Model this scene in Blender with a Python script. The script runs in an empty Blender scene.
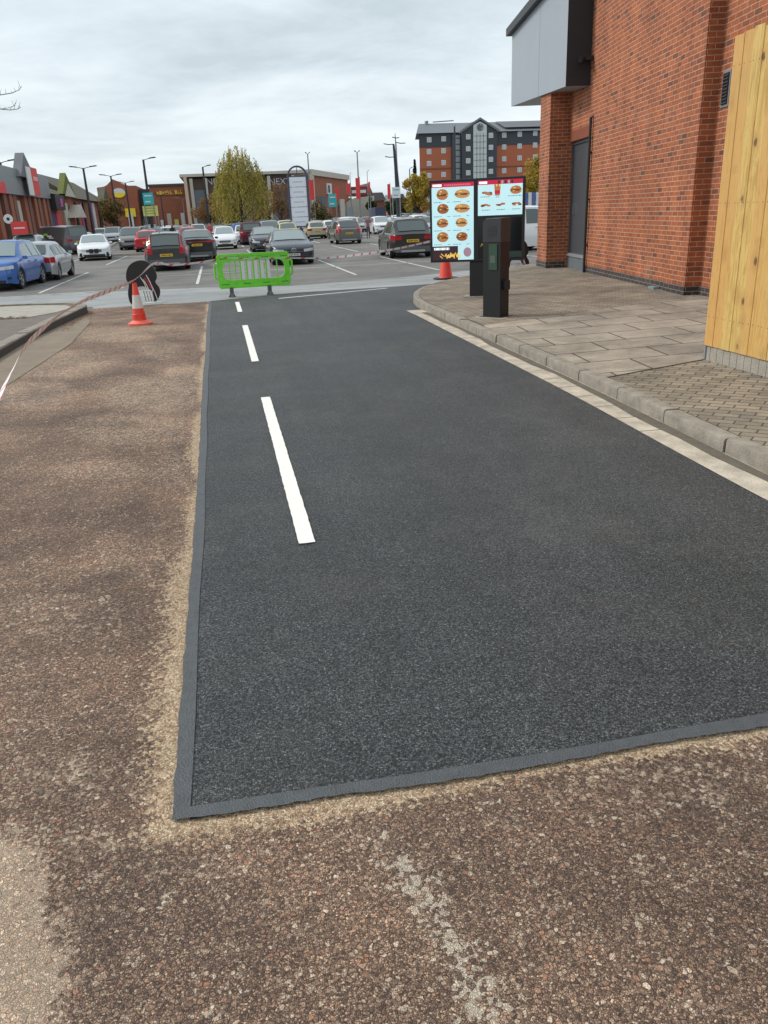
import bpy, bmesh, math, random
import numpy as np
from mathutils import Vector, Matrix
random.seed(4); R_ = random.Random(11)
rad = math.radians
scn = bpy.context.scene
col = scn.collection

# ------------------------------------------------------------------ camera geometry
F = 790.0; H = 1.77
def _n(v):
    l = math.sqrt(sum(a*a for a in v)); return tuple(a/l for a in v)
def _dot(a, b): return sum(x*y for x, y in zip(a, b))
def _cr(a, b): return (a[1]*b[2]-a[2]*b[1], a[2]*b[0]-a[0]*b[2], a[0]*b[1]-a[1]*b[0])
UP = _n((-92, 2078, 790))
_r = (214-384, 512-213, -F); _d = _dot(_r, UP)
RY = _n(tuple(a-_d*b for a, b in zip(_r, UP))); RX = _cr(RY, UP)
Y1, Y2, DROP = 14.0, 26.0, -0.22
def tz(y):
    return 0.0 if y < Y1 else (DROP if y > Y2 else DROP*(y-Y1)/(Y2-Y1))
def ray(px, py):
    c = (px-384, 512-py, -F); return (_dot(c, RX), _dot(c, RY), _dot(c, UP))
def gp(px, py, off=0.0):                      # where the line of sight meets the ground (+off)
    d = ray(px, py); t = (H-off)/-d[2]
    for _ in range(40):
        t = (H-(tz(t*d[1])+off))/-d[2]
    return (t*d[0], t*d[1])
def proj(x, y, z):
    z -= H
    cx, cy, cz = [x*RX[i]+y*RY[i]+z*UP[i] for i in range(3)]
    return (384+F*cx/-cz, 512-F*cy/-cz)
def at(px, py, Y):
    d = ray(px, py); t = Y/d[1]; return (t*d[0], Y, H+t*d[2])
def atx(px, py, X):
    d = ray(px, py); t = X/d[0]; return (X, t*d[1], H+t*d[2])

cam = bpy.data.cameras.new('camera'); co = bpy.data.objects.new('camera', cam); col.objects.link(co)
m = Matrix(((RX[0], RX[1], RX[2], 0), (RY[0], RY[1], RY[2], 0), (UP[0], UP[1], UP[2], H), (0, 0, 0, 1)))
co.matrix_world = m
cam.sensor_fit = 'VERTICAL'; cam.sensor_height = 36.0; cam.lens = F*36/1024
cam.clip_start = 0.05; cam.clip_end = 5000
scn.camera = co
scn.render.resolution_x = 768; scn.render.resolution_y = 1024

# ------------------------------------------------------------------ materials
def nodes(mt):
    mt.use_nodes = True; return mt.node_tree.nodes, mt.node_tree.links
MATS = {}
def mat(name, c, rough=0.6, metal=0.0, var=0.0, scale=4.0, bump=0.0, bscale=60.0, emit=0.0, coat=0.0, spec=0.5):
    if name in MATS: return MATS[name]
    mt = bpy.data.materials.new(name); N, L = nodes(mt); b = N['Principled BSDF']
    b.inputs['Base Color'].default_value = (*c, 1); b.inputs['Roughness'].default_value = rough
    b.inputs['Metallic'].default_value = metal; b.inputs['Coat Weight'].default_value = coat
    b.inputs['Specular IOR Level'].default_value = spec
    if emit:
        b.inputs['Emission Color'].default_value = (*c, 1); b.inputs['Emission Strength'].default_value = emit
    tc = N.new('ShaderNodeTexCoord')
    if var:
        nz = N.new('ShaderNodeTexNoise'); nz.inputs['Scale'].default_value = scale; nz.inputs['Detail'].default_value = 7
        nz.inputs['Roughness'].default_value = 0.65
        L.new(tc.outputs['Object'], nz.inputs['Vector'])
        mx = N.new('ShaderNodeMix'); mx.data_type = 'RGBA'
        mx.inputs['A'].default_value = (*[max(0, k*(1-var)) for k in c], 1)
        mx.inputs['B'].default_value = (*[min(1, k*(1+var)) for k in c], 1)
        L.new(nz.outputs['Fac'], mx.inputs['Factor']); L.new(mx.outputs['Result'], b.inputs['Base Color'])
        if emit: L.new(mx.outputs['Result'], b.inputs['Emission Color'])
    if bump:
        n2 = N.new('ShaderNodeTexNoise'); n2.inputs['Scale'].default_value = bscale; n2.inputs['Detail'].default_value = 4
        L.new(tc.outputs['Object'], n2.inputs['Vector'])
        bp = N.new('ShaderNodeBump'); bp.inputs['Strength'].default_value = bump; bp.inputs['Distance'].default_value = 0.01
        L.new(n2.outputs['Fac'], bp.inputs['Height']); L.new(bp.outputs['Normal'], b.inputs['Normal'])
    MATS[name] = mt; return mt
class G:   # small node-graph helper
    def __init__(s, name):
        s.m = bpy.data.materials.new(name); s.N, s.L = nodes(s.m); s.b = s.N['Principled BSDF']
        s.tc = s.N.new('ShaderNodeTexCoord'); MATS[name] = s.m
    def n(s, t, **kw):
        o = s.N.new(t)
        for k, v in kw.items(): setattr(o, k, v)
        return o
    def put(s, sock, v):
        if isinstance(v, bpy.types.NodeSocket): s.L.new(v, sock)
        elif isinstance(v, tuple) and len(v) == 3 and sock.type == 'RGBA': sock.default_value = (*v, 1)
        else: sock.default_value = v
    def math(s, op, a, b=0.0, clamp=False):
        o = s.n('ShaderNodeMath', operation=op); o.use_clamp = clamp; s.put(o.inputs[0], a); s.put(o.inputs[1], b); return o.outputs[0]
    def mix(s, f, a, b, mode='MIX'):
        o = s.n('ShaderNodeMix', data_type='RGBA', blend_type=mode); s.put(o.inputs['Factor'], f); s.put(o.inputs['A'], a); s.put(o.inputs['B'], b); return o.outputs['Result']
    def noise(s, scale, detail=5, rough=0.6, vec=None, dist=0.0):
        o = s.n('ShaderNodeTexNoise'); o.inputs['Scale'].default_value = scale; o.inputs['Detail'].default_value = detail
        o.inputs['Roughness'].default_value = rough; o.inputs['Distortion'].default_value = dist
        s.L.new(vec or s.tc.outputs['Object'], o.inputs['Vector']); return o.outputs['Fac']
    def vor(s, scale, vec=None, feature='F1'):
        o = s.n('ShaderNodeTexVoronoi', feature=feature); o.inputs['Scale'].default_value = scale
        s.L.new(vec or s.tc.outputs['Object'], o.inputs['Vector']); return o
    def ramp(s, f, stops, interp='LINEAR'):
        o = s.n('ShaderNodeValToRGB'); cr = o.color_ramp; cr.interpolation = interp
        while len(cr.elements) < len(stops): cr.elements.new(0.5)
        for e, (p, c) in zip(cr.elements, stops): e.position = p; e.color = (*c, 1) if len(c) == 3 else c
        s.put(o.inputs[0], f); return o.outputs['Color']
    def rng(s, f, a, b, c=0.0, d=1.0):
        o = s.n('ShaderNodeMapRange'); s.put(o.inputs[0], f)
        for i, v in enumerate((a, b, c, d)): s.put(o.inputs[i+1], v)
        return o.outputs[0]
    def bump(s, h, strength, dist):
        o = s.n('ShaderNodeBump'); o.inputs['Strength'].default_value = strength; o.inputs['Distance'].default_value = dist
        s.L.new(h, o.inputs['Height']); s.L.new(o.outputs['Normal'], s.b.inputs['Normal'])
    def attr(s, name):
        o = s.n('ShaderNodeAttribute', attribute_name=name); return o

# old chipped tarmac with sandy dust
def old_tarmac_mat():
    g = G('old_brown_tarmac')
    big_n = g.noise(0.9, 8, 0.65)
    tone = g.ramp(big_n, [(0.34, (0.58, 0.56, 0.56)), (0.5, (0.98, 0.98, 0.98)), (0.66, (1.5, 1.48, 1.42))])
    nn = g.n('ShaderNodeTexNoise'); nn.inputs['Scale'].default_value = 40; g.L.new(g.tc.outputs['Object'], nn.inputs['Vector'])
    warp = g.n('ShaderNodeMix', data_type='VECTOR'); warp.inputs['Factor'].default_value = 0.012
    g.L.new(g.tc.outputs['Object'], warp.inputs['A']); g.L.new(nn.outputs['Color'], warp.inputs['B']); wv = warp.outputs['Result']
    def layer(sc):
        v = g.vor(sc, wv); e = g.vor(sc, wv, 'DISTANCE_TO_EDGE')
        sp = g.n('ShaderNodeSeparateColor'); g.L.new(v.outputs['Color'], sp.inputs[0])
        return v, e.outputs['Distance'], sp
    v1, e1, s1 = layer(76); v2, e2, s2 = layer(160)
    # fine aggregate everywhere, coarser stones where the surface has worn
    c2 = g.ramp(s2.outputs[0], [(0, (0.075, 0.050, 0.038)), (0.3, (0.15, 0.100, 0.074)), (0.6, (0.245, 0.168, 0.122)), (0.85, (0.37, 0.265, 0.19)), (1, (0.52, 0.41, 0.31))])
    c2 = g.mix(g.rng(e2, 0.0, 0.10, 0.85, 0.0), c2, (0.030, 0.022, 0.018))
    c1 = g.ramp(s1.outputs[1], [(0, (0.14, 0.098, 0.078)), (0.35, (0.25, 0.175, 0.13)), (0.62, (0.37, 0.265, 0.19)), (0.8, (0.37, 0.20, 0.13)), (0.88, (0.42, 0.33, 0.25)), (1, (0.66, 0.57, 0.46))])
    dens = g.noise(1.8, 5, 0.65)
    thr = g.rng(dens, 0.34, 0.66, 0.80, 0.36)
    m1 = g.math('MULTIPLY', g.math('GREATER_THAN', s1.outputs[0], thr), g.rng(e1, 0.05, 0.13))
    rim = g.math('MULTIPLY', g.math('GREATER_THAN', s1.outputs[0], thr), g.rng(e1, 0.13, 0.0))
    c = g.mix(g.math('MULTIPLY', rim, 0.6), c2, (0.035, 0.026, 0.022))
    c = g.mix(m1, c, c1)
    fine = g.noise(230, 3, 0.8)
    c = g.mix(1.0, c, g.ramp(fine, [(0.3, (0.55, 0.54, 0.53)), (0.5, (1.08, 1.06, 1.04)), (0.7, (1.6, 1.55, 1.5))]), 'MULTIPLY')
    c = g.mix(1.0, c, tone, 'MULTIPLY'); c = g.mix(1.0, c, (1.07, 0.985, 0.93), 'MULTIPLY')
    c = g.mix(g.math('MULTIPLY', g.rng(g.noise(1.3, 5, 0.7), 0.52, 0.66), 0.35), c, g.mix(1.0, c, (1.3, 1.1, 0.95), 'MULTIPLY'))
    hf = g.math('ADD', g.math('MULTIPLY', g.noise(11, 9, 0.82), 0.55), g.math('ADD', g.math('MULTIPLY', g.noise(85, 4, 0.8), 0.28), g.math('MULTIPLY', s1.outputs[2], 0.22)))   # about 0.53 on average
    def cover(att, k, lo, hi): return g.rng(g.math('ADD', g.attr(att).outputs['Fac'], g.math('MULTIPLY', g.math('SUBTRACT', hf, 0.53), k)), lo, hi)
    # paler, dust-laden stains
    lightened = g.mix(1.0, c, (1.75, 1.72, 1.66), 'MULTIPLY'); lightened = g.mix(0.45, lightened, (0.66, 0.54, 0.40))
    c = g.mix(cover('pale', 3.4, 0.32, 0.72), c, lightened)
    # remains of an old painted line, only on the stone tops
    c = g.mix(g.math('MULTIPLY', cover('worn', 3.6, 0.40, 0.55), g.rng(e2, 0.0, 0.08, 0.45, 0.9)), c, (0.68, 0.58, 0.45))
    # sandy grit left by the saw cut
    grit = g.ramp(s2.outputs[1], [(0, (0.36, 0.22, 0.12)), (0.4, (0.64, 0.44, 0.26)), (0.75, (0.84, 0.64, 0.43)), (1, (0.92, 0.80, 0.60))])
    grit = g.mix(1.0, grit, g.ramp(g.noise(60, 4, 0.8), [(0.3, (0.6, 0.58, 0.55)), (0.6, (1.1, 1.1, 1.1))]), 'MULTIPLY')
    c = g.mix(g.math('MULTIPLY', cover('dust', 3.2, 0.42, 0.72), g.rng(g.math('MULTIPLY', e2, 1.0), 0.0, 0.08, 0.55, 0.92)), c, grit)
    c = g.mix(g.math('MULTIPLY', g.attr('dark').outputs['Fac'], 0.55), c, (0.045, 0.037, 0.034))
    # a few damp/oily marks
    c = g.mix(g.math('MULTIPLY', g.rng(g.noise(2.6, 4, 0.6), 0.64, 0.72), 0.4), c, (0.06, 0.05, 0.046))
    g.put(g.b.inputs['Base Color'], c); g.b.inputs['Roughness'].default_value = 0.8
    h = g.math('ADD', g.math('MULTIPLY', m1, 1.0), g.math('ADD', g.math('MULTIPLY', g.rng(e2, 0, 0.2), 0.55), g.math('MULTIPLY', fine, 0.5)))
    h = g.math('ADD', h, g.math('MULTIPLY', g.noise(8, 4), 1.6))
    g.bump(h, 0.9, 0.007); return g.m
def new_asphalt_mat():
    g = G('fresh_black_asphalt')
    v = g.vor(150); e = g.vor(150, feature='DISTANCE_TO_EDGE')
    sep = g.n('ShaderNodeSeparateColor'); g.L.new(v.outputs['Color'], sep.inputs[0])
    stone = g.ramp(sep.outputs[0], [(0, (0.018, 0.020, 0.022)), (0.25, (0.054, 0.058, 0.061)), (0.65, (0.122, 0.129, 0.135)), (0.95, (0.185, 0.193, 0.20)), (1, (0.28, 0.285, 0.29))])
    gap = g.rng(e.outputs['Distance'], 0.10, 0.0)
    c = g.mix(g.math('MULTIPLY', gap, 0.9), stone, (0.010, 0.012, 0.014))
    pit = g.rng(g.noise(88, 3, 0.85), 0.53, 0.57)
    c = g.mix(g.math('MULTIPLY', pit, 0.85), c, (0.010, 0.012, 0.014))
    c = g.mix(1.0, c, g.ramp(g.noise(0.55, 6, 0.65), [(0.3, (0.68, 0.70, 0.71)), (0.5, (0.88, 0.90, 0.91)), (0.7, (1.16, 1.16, 1.14))]), 'MULTIPLY')
    # faint roller passes along the lane
    st = g.n('ShaderNodeMapping'); st.inputs['Scale'].default_value = (2.2, 0.10, 1); g.L.new(g.tc.outputs['Object'], st.inputs['Vector'])
    c = g.mix(1.0, c, g.ramp(g.noise(0.9, 4, 0.6, st.outputs[0]), [(0.35, (0.88, 0.88, 0.88)), (0.65, (1.13, 1.13, 1.12))]), 'MULTIPLY')
    # a little pale dust carried on to it
    c = g.mix(g.math('MULTIPLY', g.rng(g.noise(0.8, 7, 0.75), 0.50, 0.70), 0.17), c, (0.24, 0.21, 0.18))
    g.put(g.b.inputs['Base Color'], c); g.b.inputs['Roughness'].default_value = 0.58; g.b.inputs['Specular IOR Level'].default_value = 0.4
    h = g.math('SUBTRACT', g.math('MULTIPLY', g.rng(e.outputs['Distance'], 0, 0.2), 0.8), g.math('MULTIPLY', pit, 0.9))
    g.bump(h, 0.75, 0.006); return g.m
def plain_asphalt(name, c0, c1, c2, sc=0.35, speck=0.5, lines=False):
    g = G(name)
    c = g.ramp(g.noise(sc, 8, 0.7), [(0.32, c0), (0.5, c1), (0.7, c2)])
    st = g.n('ShaderNodeMapping'); st.inputs['Scale'].default_value = (0.12, 1.6, 1); g.L.new(g.tc.outputs['Object'], st.inputs['Vector'])
    c = g.mix(0.65, c, g.ramp(g.noise(0.8, 6, 0.7, st.outputs[0]), [(0.35, (0.68, 0.68, 0.68)), (0.65, (1.3, 1.28, 1.25))]), 'MULTIPLY')
    c = g.mix(speck, c, g.ramp(g.noise(90, 4, 0.8), [(0.3, (0.45, 0.45, 0.45)), (0.7, (1.55, 1.5, 1.45))]), 'MULTIPLY')
    # oil spots
    c = g.mix(g.math('MULTIPLY', g.rng(g.noise(1.7, 3, 0.5), 0.62, 0.72), 0.5), c, (0.03, 0.03, 0.03))
    g.put(g.b.inputs['Base Color'], c); g.b.inputs['Roughness'].default_value = 0.7
    g.bump(g.noise(140, 3, 0.8), 0.5, 0.006); return g.m
def brick_mat(name='red_brick', w=0.235, hgt=0.0800, a=(0.37, 0.105, 0.038), b=(0.20, 0.055, 0.027), mortar=(0.50, 0.34, 0.23), msize=0.0062, extra=True):
    g = G(name)
    sx = g.n('ShaderNodeSeparateXYZ'); g.L.new(g.tc.outputs['Object'], sx.inputs[0])
    cb = g.n('ShaderNodeCombineXYZ'); g.L.new(g.math('ADD', sx.outputs[0], sx.outputs[1]), cb.inputs[0]); g.L.new(sx.outputs[2], cb.inputs[1])
    br = g.n('ShaderNodeTexBrick'); br.inputs['Scale'].default_value = 1.0; br.inputs['Mortar Size'].default_value = msize
    br.inputs['Brick Width'].default_value = w; br.inputs['Row Height'].default_value = hgt; br.inputs['Mortar Smooth'].default_value = 0.25
    br.inputs['Bias'].default_value = -0.2
    br.offset = 0.5
    br.inputs['Color1'].default_value = (*a, 1); br.inputs['Color2'].default_value = (*b, 1); br.inputs['Mortar'].default_value = (*mortar, 1)
    wv = g.n('ShaderNodeTexNoise'); wv.inputs['Scale'].default_value = 14; g.L.new(g.tc.outputs['Object'], wv.inputs['Vector'])
    wm = g.n('ShaderNodeVectorMath', operation='MULTIPLY_ADD'); g.L.new(wv.outputs['Color'], wm.inputs[0]); wm.inputs[1].default_value = (0.008, 0.006, 0); g.L.new(cb.outputs[0], wm.inputs[2])
    g.L.new(wm.outputs[0], br.inputs['Vector'])
    c = br.outputs['Color']
    # occasional dark burnt bricks: cells from a stretched voronoi-like brick noise
    if extra:
        br2 = g.n('ShaderNodeTexBrick'); br2.inputs['Scale'].default_value = 1.0; br2.inputs['Mortar Size'].default_value = 0
        br2.inputs['Brick Width'].default_value = w; br2.inputs['Row Height'].default_value = hgt; br2.inputs['Bias'].default_value = 0
        br2.inputs['Color1'].default_value = (0, 0, 0, 1); br2.inputs['Color2'].default_value = (1, 1, 1, 1)
        g.L.new(wm.outputs[0], br2.inputs['Vector'])
        dark = g.math('MULTIPLY', g.rng(br2.outputs['Color'], 0.93, 0.985), g.math('SUBTRACT', 1.0, br.outputs['Fac']))
        c = g.mix(g.math('MULTIPLY', dark, 0.6), c, (0.085, 0.05, 0.035))
    c = g.mix(0.8, c, g.ramp(g.noise(45, 5, 0.75), [(0.3, (0.72, 0.72, 0.72)), (0.7, (1.28, 1.25, 1.22))]), 'MULTIPLY')
    c = g.mix(0.9, c, g.ramp(g.noise(0.7, 5, 0.6), [(0.3, (0.84, 0.83, 0.82)), (0.7, (1.15, 1.14, 1.12))]), 'MULTIPLY')
    sk = g.n('ShaderNodeMapping'); sk.inputs['Scale'].default_value = (2.5, 2.5, 0.35); g.L.new(g.tc.outputs['Object'], sk.inputs['Vector'])
    c = g.mix(1.0, c, g.ramp(g.noise(1.0, 6, 0.7, sk.outputs[0]), [(0.35, (0.80, 0.79, 0.78)), (0.6, (1.1, 1.1, 1.1))]), 'MULTIPLY')
    c = g.mix(g.math('MULTIPLY', g.rng(g.noise(0.9, 7, 0.75), 0.56, 0.74), 0.22), c, (0.50, 0.36, 0.28))
    g.put(g.b.inputs['Base Color'], c); g.b.inputs['Roughness'].default_value = 0.85
    h = g.math('ADD', g.math('MULTIPLY', g.math('SUBTRACT', 1.0, br.outputs['Fac']), 1.0), g.math('MULTIPLY', g.noise(80, 4), 0.35))
    g.bump(h, 0.6, 0.006); return g.m
def paver_mat(name, w, h, c1, c2, mortar, ms, rot=0.0, blotch=0.35):
    g = G(name)
    mp = g.n('ShaderNodeMapping'); mp.inputs['Rotation'].default_value = (0, 0, rot); g.L.new(g.tc.outputs['Object'], mp.inputs['Vector'])
    br = g.n('ShaderNodeTexBrick'); br.inputs['Scale'].default_value = 1.0; br.inputs['Mortar Size'].default_value = ms
    br.inputs['Brick Width'].default_value = w; br.inputs['Row Height'].default_value = h; br.inputs['Mortar Smooth'].default_value = 0.4
    br.inputs['Color1'].default_value = (*c1, 1); br.inputs['Color2'].default_value = (*c2, 1); br.inputs['Mortar'].default_value = (*mortar, 1)
    g.L.new(mp.outputs[0], br.inputs['Vector'])
    c = g.mix(0.9, br.outputs['Color'], g.ramp(g.noise(1.3, 7, 0.72), [(0.3, (1-blotch,)*3), (0.7, (1+blotch, 1+blotch*0.95, 1+blotch*0.9))]), 'MULTIPLY')
    c = g.mix(0.6, c, g.ramp(g.noise(70, 4, 0.8), [(0.3, (0.6, 0.6, 0.6)), (0.7, (1.4, 1.4, 1.4))]), 'MULTIPLY')
    g.put(g.b.inputs['Base Color'], c); g.b.inputs['Roughness'].default_value = 0.85
    g.bump(g.math('ADD', g.math('SUBTRACT', 1.0, br.outputs['Fac']), g.math('MULTIPLY', g.noise(60, 4), 0.4)), 0.6, 0.006); return g.m
def wood_mat():
    g = G('yellow_softwood')
    tone = g.attr('tone').outputs['Fac']
    mp = g.n('ShaderNodeMapping'); mp.inputs['Scale'].default_value = (9, 9, 0.55); g.L.new(g.tc.outputs['Object'], mp.inputs['Vector'])
    off = g.n('ShaderNodeVectorMath', operation='ADD'); g.L.new(mp.outputs[0], off.inputs[0])
    cx = g.n('ShaderNodeCombineXYZ'); g.L.new(g.math('MULTIPLY', tone, 37.0), cx.inputs[0]); g.L.new(cx.outputs[0], off.inputs[1])
    kv = g.n('ShaderNodeMapping'); kv.inputs['Scale'].default_value = (1, 5.0, 3.2); kv.inputs['Location'].default_value = (0, 0.3, 0.2); g.L.new(g.tc.outputs['Object'], kv.inputs['Vector'])
    k = g.vor(1.0, kv.outputs[0]); kd = k.outputs['Distance']
    knot = g.rng(g.math('ADD', kd, g.math('MULTIPLY', g.math('SUBTRACT', g.noise(22, 3), 0.5), 0.12)), 0.15, 0.08)
    halo = g.rng(kd, 0.42, 0.08)
    gr = g.noise(2.2, 7, 0.7, off.outputs[0], 2.2)
    ring = g.math('SINE', g.math('ADD', g.math('MULTIPLY', gr, 34.0), g.math('MULTIPLY', halo, 5.0)))
    c = g.ramp(gr, [(0.3, (0.46, 0.25, 0.06)), (0.46, (0.62, 0.40, 0.11)), (0.6, (0.74, 0.53, 0.19)), (0.75, (0.50, 0.33, 0.085))])
    c = g.mix(g.rng(ring, 0.0, 1.0, 0.0, 0.36), c, (0.36, 0.19, 0.055))
    c = g.mix(g.math('MULTIPLY', tone, 0.75), c, (0.60, 0.30, 0.09))
    gt = g.rng(g.noise(0.9, 5, 0.6), 0.52, 0.72)
    c = g.mix(g.math('MULTIPLY', gt, 0.4), c, (0.33, 0.31, 0.12)); c = g.mix(g.math('MULTIPLY', g.rng(g.noise(3.5, 6, 0.75), 0.55, 0.7), 0.35), c, (0.30, 0.17, 0.06))
    c = g.mix(g.math('MULTIPLY', halo, 0.5), c, (0.42, 0.22, 0.07))
    c = g.mix(g.math('MULTIPLY', knot, 0.85), c, (0.10, 0.045, 0.018))
    g.put(g.b.inputs['Base Color'], c); g.b.inputs['Roughness'].default_value = 0.62
    g.bump(g.math('ADD', ring, g.noise(120, 3)), 0.15, 0.003); return g.m

M_old = old_tarmac_mat(); M_new = new_asphalt_mat(); M_wood = wood_mat()
M_park = plain_asphalt('car_park_asphalt', (0.085, 0.080, 0.074), (0.135, 0.128, 0.118), (0.19, 0.18, 0.165))
M_road = plain_asphalt('worn_grey_asphalt', (0.20, 0.21, 0.215), (0.265, 0.275, 0.28), (0.33, 0.335, 0.335), 0.25, 0.3)
M_band = mat('bitumen_overband', (0.068, 0.075, 0.082), 0.55, var=0.55, scale=22, bump=0.8, bscale=140)
M_white = mat('white_road_paint', (0.80, 0.785, 0.73), 0.6, var=0.16, scale=20, bump=0.3, bscale=150)
M_worn = mat('worn_white_paint', (0.52, 0.52, 0.49), 0.75, var=0.4, scale=9)
M_brick = brick_mat(); M_plinth = brick_mat('dark_plinth_brick', a=(0.04, 0.035, 0.036), b=(0.07, 0.05, 0.045), mortar=(0.26, 0.22, 0.19), extra=False)
M_fbrick = mat('far_red_brick', (0.30, 0.105, 0.06), 0.85, var=0.3, scale=1.5)
M_fbrick2 = mat('far_dull_brick', (0.20, 0.085, 0.06), 0.85, var=0.35, scale=1.2)
M_conc = mat('weathered_concrete', (0.33, 0.30, 0.255), 0.88, var=0.42, scale=5, bump=0.6, bscale=50)
M_kerb = mat('kerb_concrete', (0.25, 0.22, 0.18), 0.88, var=0.75, scale=7, bump=0.6, bscale=60)
M_chan = mat('channel_concrete', (0.46, 0.40, 0.32), 0.85, var=0.85, scale=5.0, bump=0.6, bscale=60)
M_chan_d = mat('dirty_channel_concrete', (0.21, 0.165, 0.12), 0.9, var=0.4, scale=3.0, bump=0.6, bscale=60)
M_pav = paver_mat('block_paving', 0.2, 0.1, (0.285, 0.235, 0.175), (0.19, 0.16, 0.125), (0.065, 0.06, 0.045), 0.008, rad(45), 0.5)
M_slab = paver_mat('paving_slabs', 0.9, 0.6, (0.315, 0.275, 0.22), (0.26, 0.23, 0.185), (0.055, 0.047, 0.038), 0.014, rad(5), 0.55)
M_black = mat('black_plastic', (0.012, 0.012, 0.013), 0.45, var=0.2)
M_dgrey = mat('dark_grey_metal', (0.045, 0.05, 0.055), 0.5, var=0.15)
M_clad = mat('pale_grey_cladding', (0.30, 0.335, 0.37), 0.45, var=0.07, scale=0.9, metal=0.0)
M_trim_shade = mat('black_trim_shaded_end', (0.012, 0.013, 0.017), 0.5, var=0.15)  # real black trim and roof, also painted shade on the fascia's near end
M_door = mat('dark_grey_door', (0.055, 0.06, 0.07), 0.45, var=0.2, scale=1.5)
M_orange = mat('fluorescent_red_plastic', (0.72, 0.055, 0.03), 0.45, var=0.18, scale=8)
M_orange2 = mat('faded_red_rubber', (0.80, 0.14, 0.09), 0.6, var=0.15, scale=8)
M_refl = mat('white_reflective_sleeve', (0.62, 0.60, 0.55), 0.4, var=0.2, scale=14)
M_green = mat('bright_green_plastic', (0.17, 0.68, 0.04), 0.38, var=0.35, scale=9)
M_wpl = mat('white_plastic', (0.72, 0.74, 0.72), 0.45, var=0.08)
M_tyre = mat('tyre_rubber', (0.014, 0.014, 0.015), 0.8)
M_rim = mat('alloy_rim', (0.42, 0.43, 0.45), 0.3, metal=0.7)
M_glass = mat('tinted_car_glass', (0.10, 0.125, 0.125), 0.07, metal=.4, spec=0.9)
M_glassl = mat('clear_car_glass', (0.30, 0.35, 0.35), 0.07, metal=.5, spec=0.9)
M_red = mat('red_lens', (0.42, 0.012, 0.02), 0.15, coat=0.6)
M_head = mat('headlight_lens', (0.55, 0.58, 0.6), 0.12, coat=0.6)
M_plY = mat('yellow_number_plate', (0.80, 0.50, 0.03), 0.4)
M_plW = mat('white_number_plate', (0.70, 0.70, 0.68), 0.4)
M_chr = mat('chrome_trim', (0.6, 0.61, 0.63), 0.2, metal=1.0)
M_trim = mat('grey_lower_trim', (0.10, 0.105, 0.11), 0.5)
M_silvertrim = mat('silver_skid_plate', (0.34, 0.34, 0.34), 0.4)
M_bark = mat('tree_bark', (0.05, 0.04, 0.03), 0.9, var=0.4, scale=8)
M_bar = mat('bare_twig', (0.10, 0.09, 0.085), 0.9)
M_roof = mat('slate_roof', (0.13, 0.135, 0.15), 0.6, var=0.2, scale=0.6)
M_moss = mat('mossy_tiles', (0.085, 0.078, 0.05), 0.9, var=0.45, scale=0.7)
M_mossg = mat('green_moss_tiles', (0.13, 0.145, 0.03), 0.9, var=0.4, scale=0.9)
M_fgrey = mat('grey_sheet_cladding', (0.20, 0.215, 0.225), 0.45, var=0.2, scale=0.12)
M_fwin = mat('far_window_glass', (0.22, 0.26, 0.28), 0.15)
M_fwhite = mat('far_white_panel', (0.66, 0.67, 0.67), 0.5, var=0.1)
M_cream = mat('cream_render', (0.50, 0.46, 0.39), 0.8, var=0.15)
M_tan = mat('tan_stone', (0.56, 0.42, 0.31), 0.8, var=0.12)
M_teal = mat('teal_sign', (0.03, 0.42, 0.44), 0.5, var=0.1)
M_yel = mat('pale_yellow_sign', (0.62, 0.62, 0.17), 0.5, var=0.12)
M_yelb = mat('bright_yellow_panel', (0.85, 0.66, 0.03), 0.5)
M_gold = mat('gold_letters', (0.75, 0.45, 0.06), 0.4)
M_flag = mat('red_banner', (0.66, 0.05, 0.05), 0.6, var=0.15, scale=1)
M_pole = mat('charcoal_pole_paint', (0.025, 0.028, 0.034), 0.5)
M_gpole = mat('galvanised_pole', (0.22, 0.24, 0.25), 0.5)
M_navy = mat('navy_frame', (0.05, 0.065, 0.12), 0.5)
M_vio = mat('magenta_panel', (0.45, 0.07, 0.28), 0.5)
def paint(name, c, metal=0.25): return mat(name, c, 0.28, metal=metal, coat=0.5)

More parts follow.
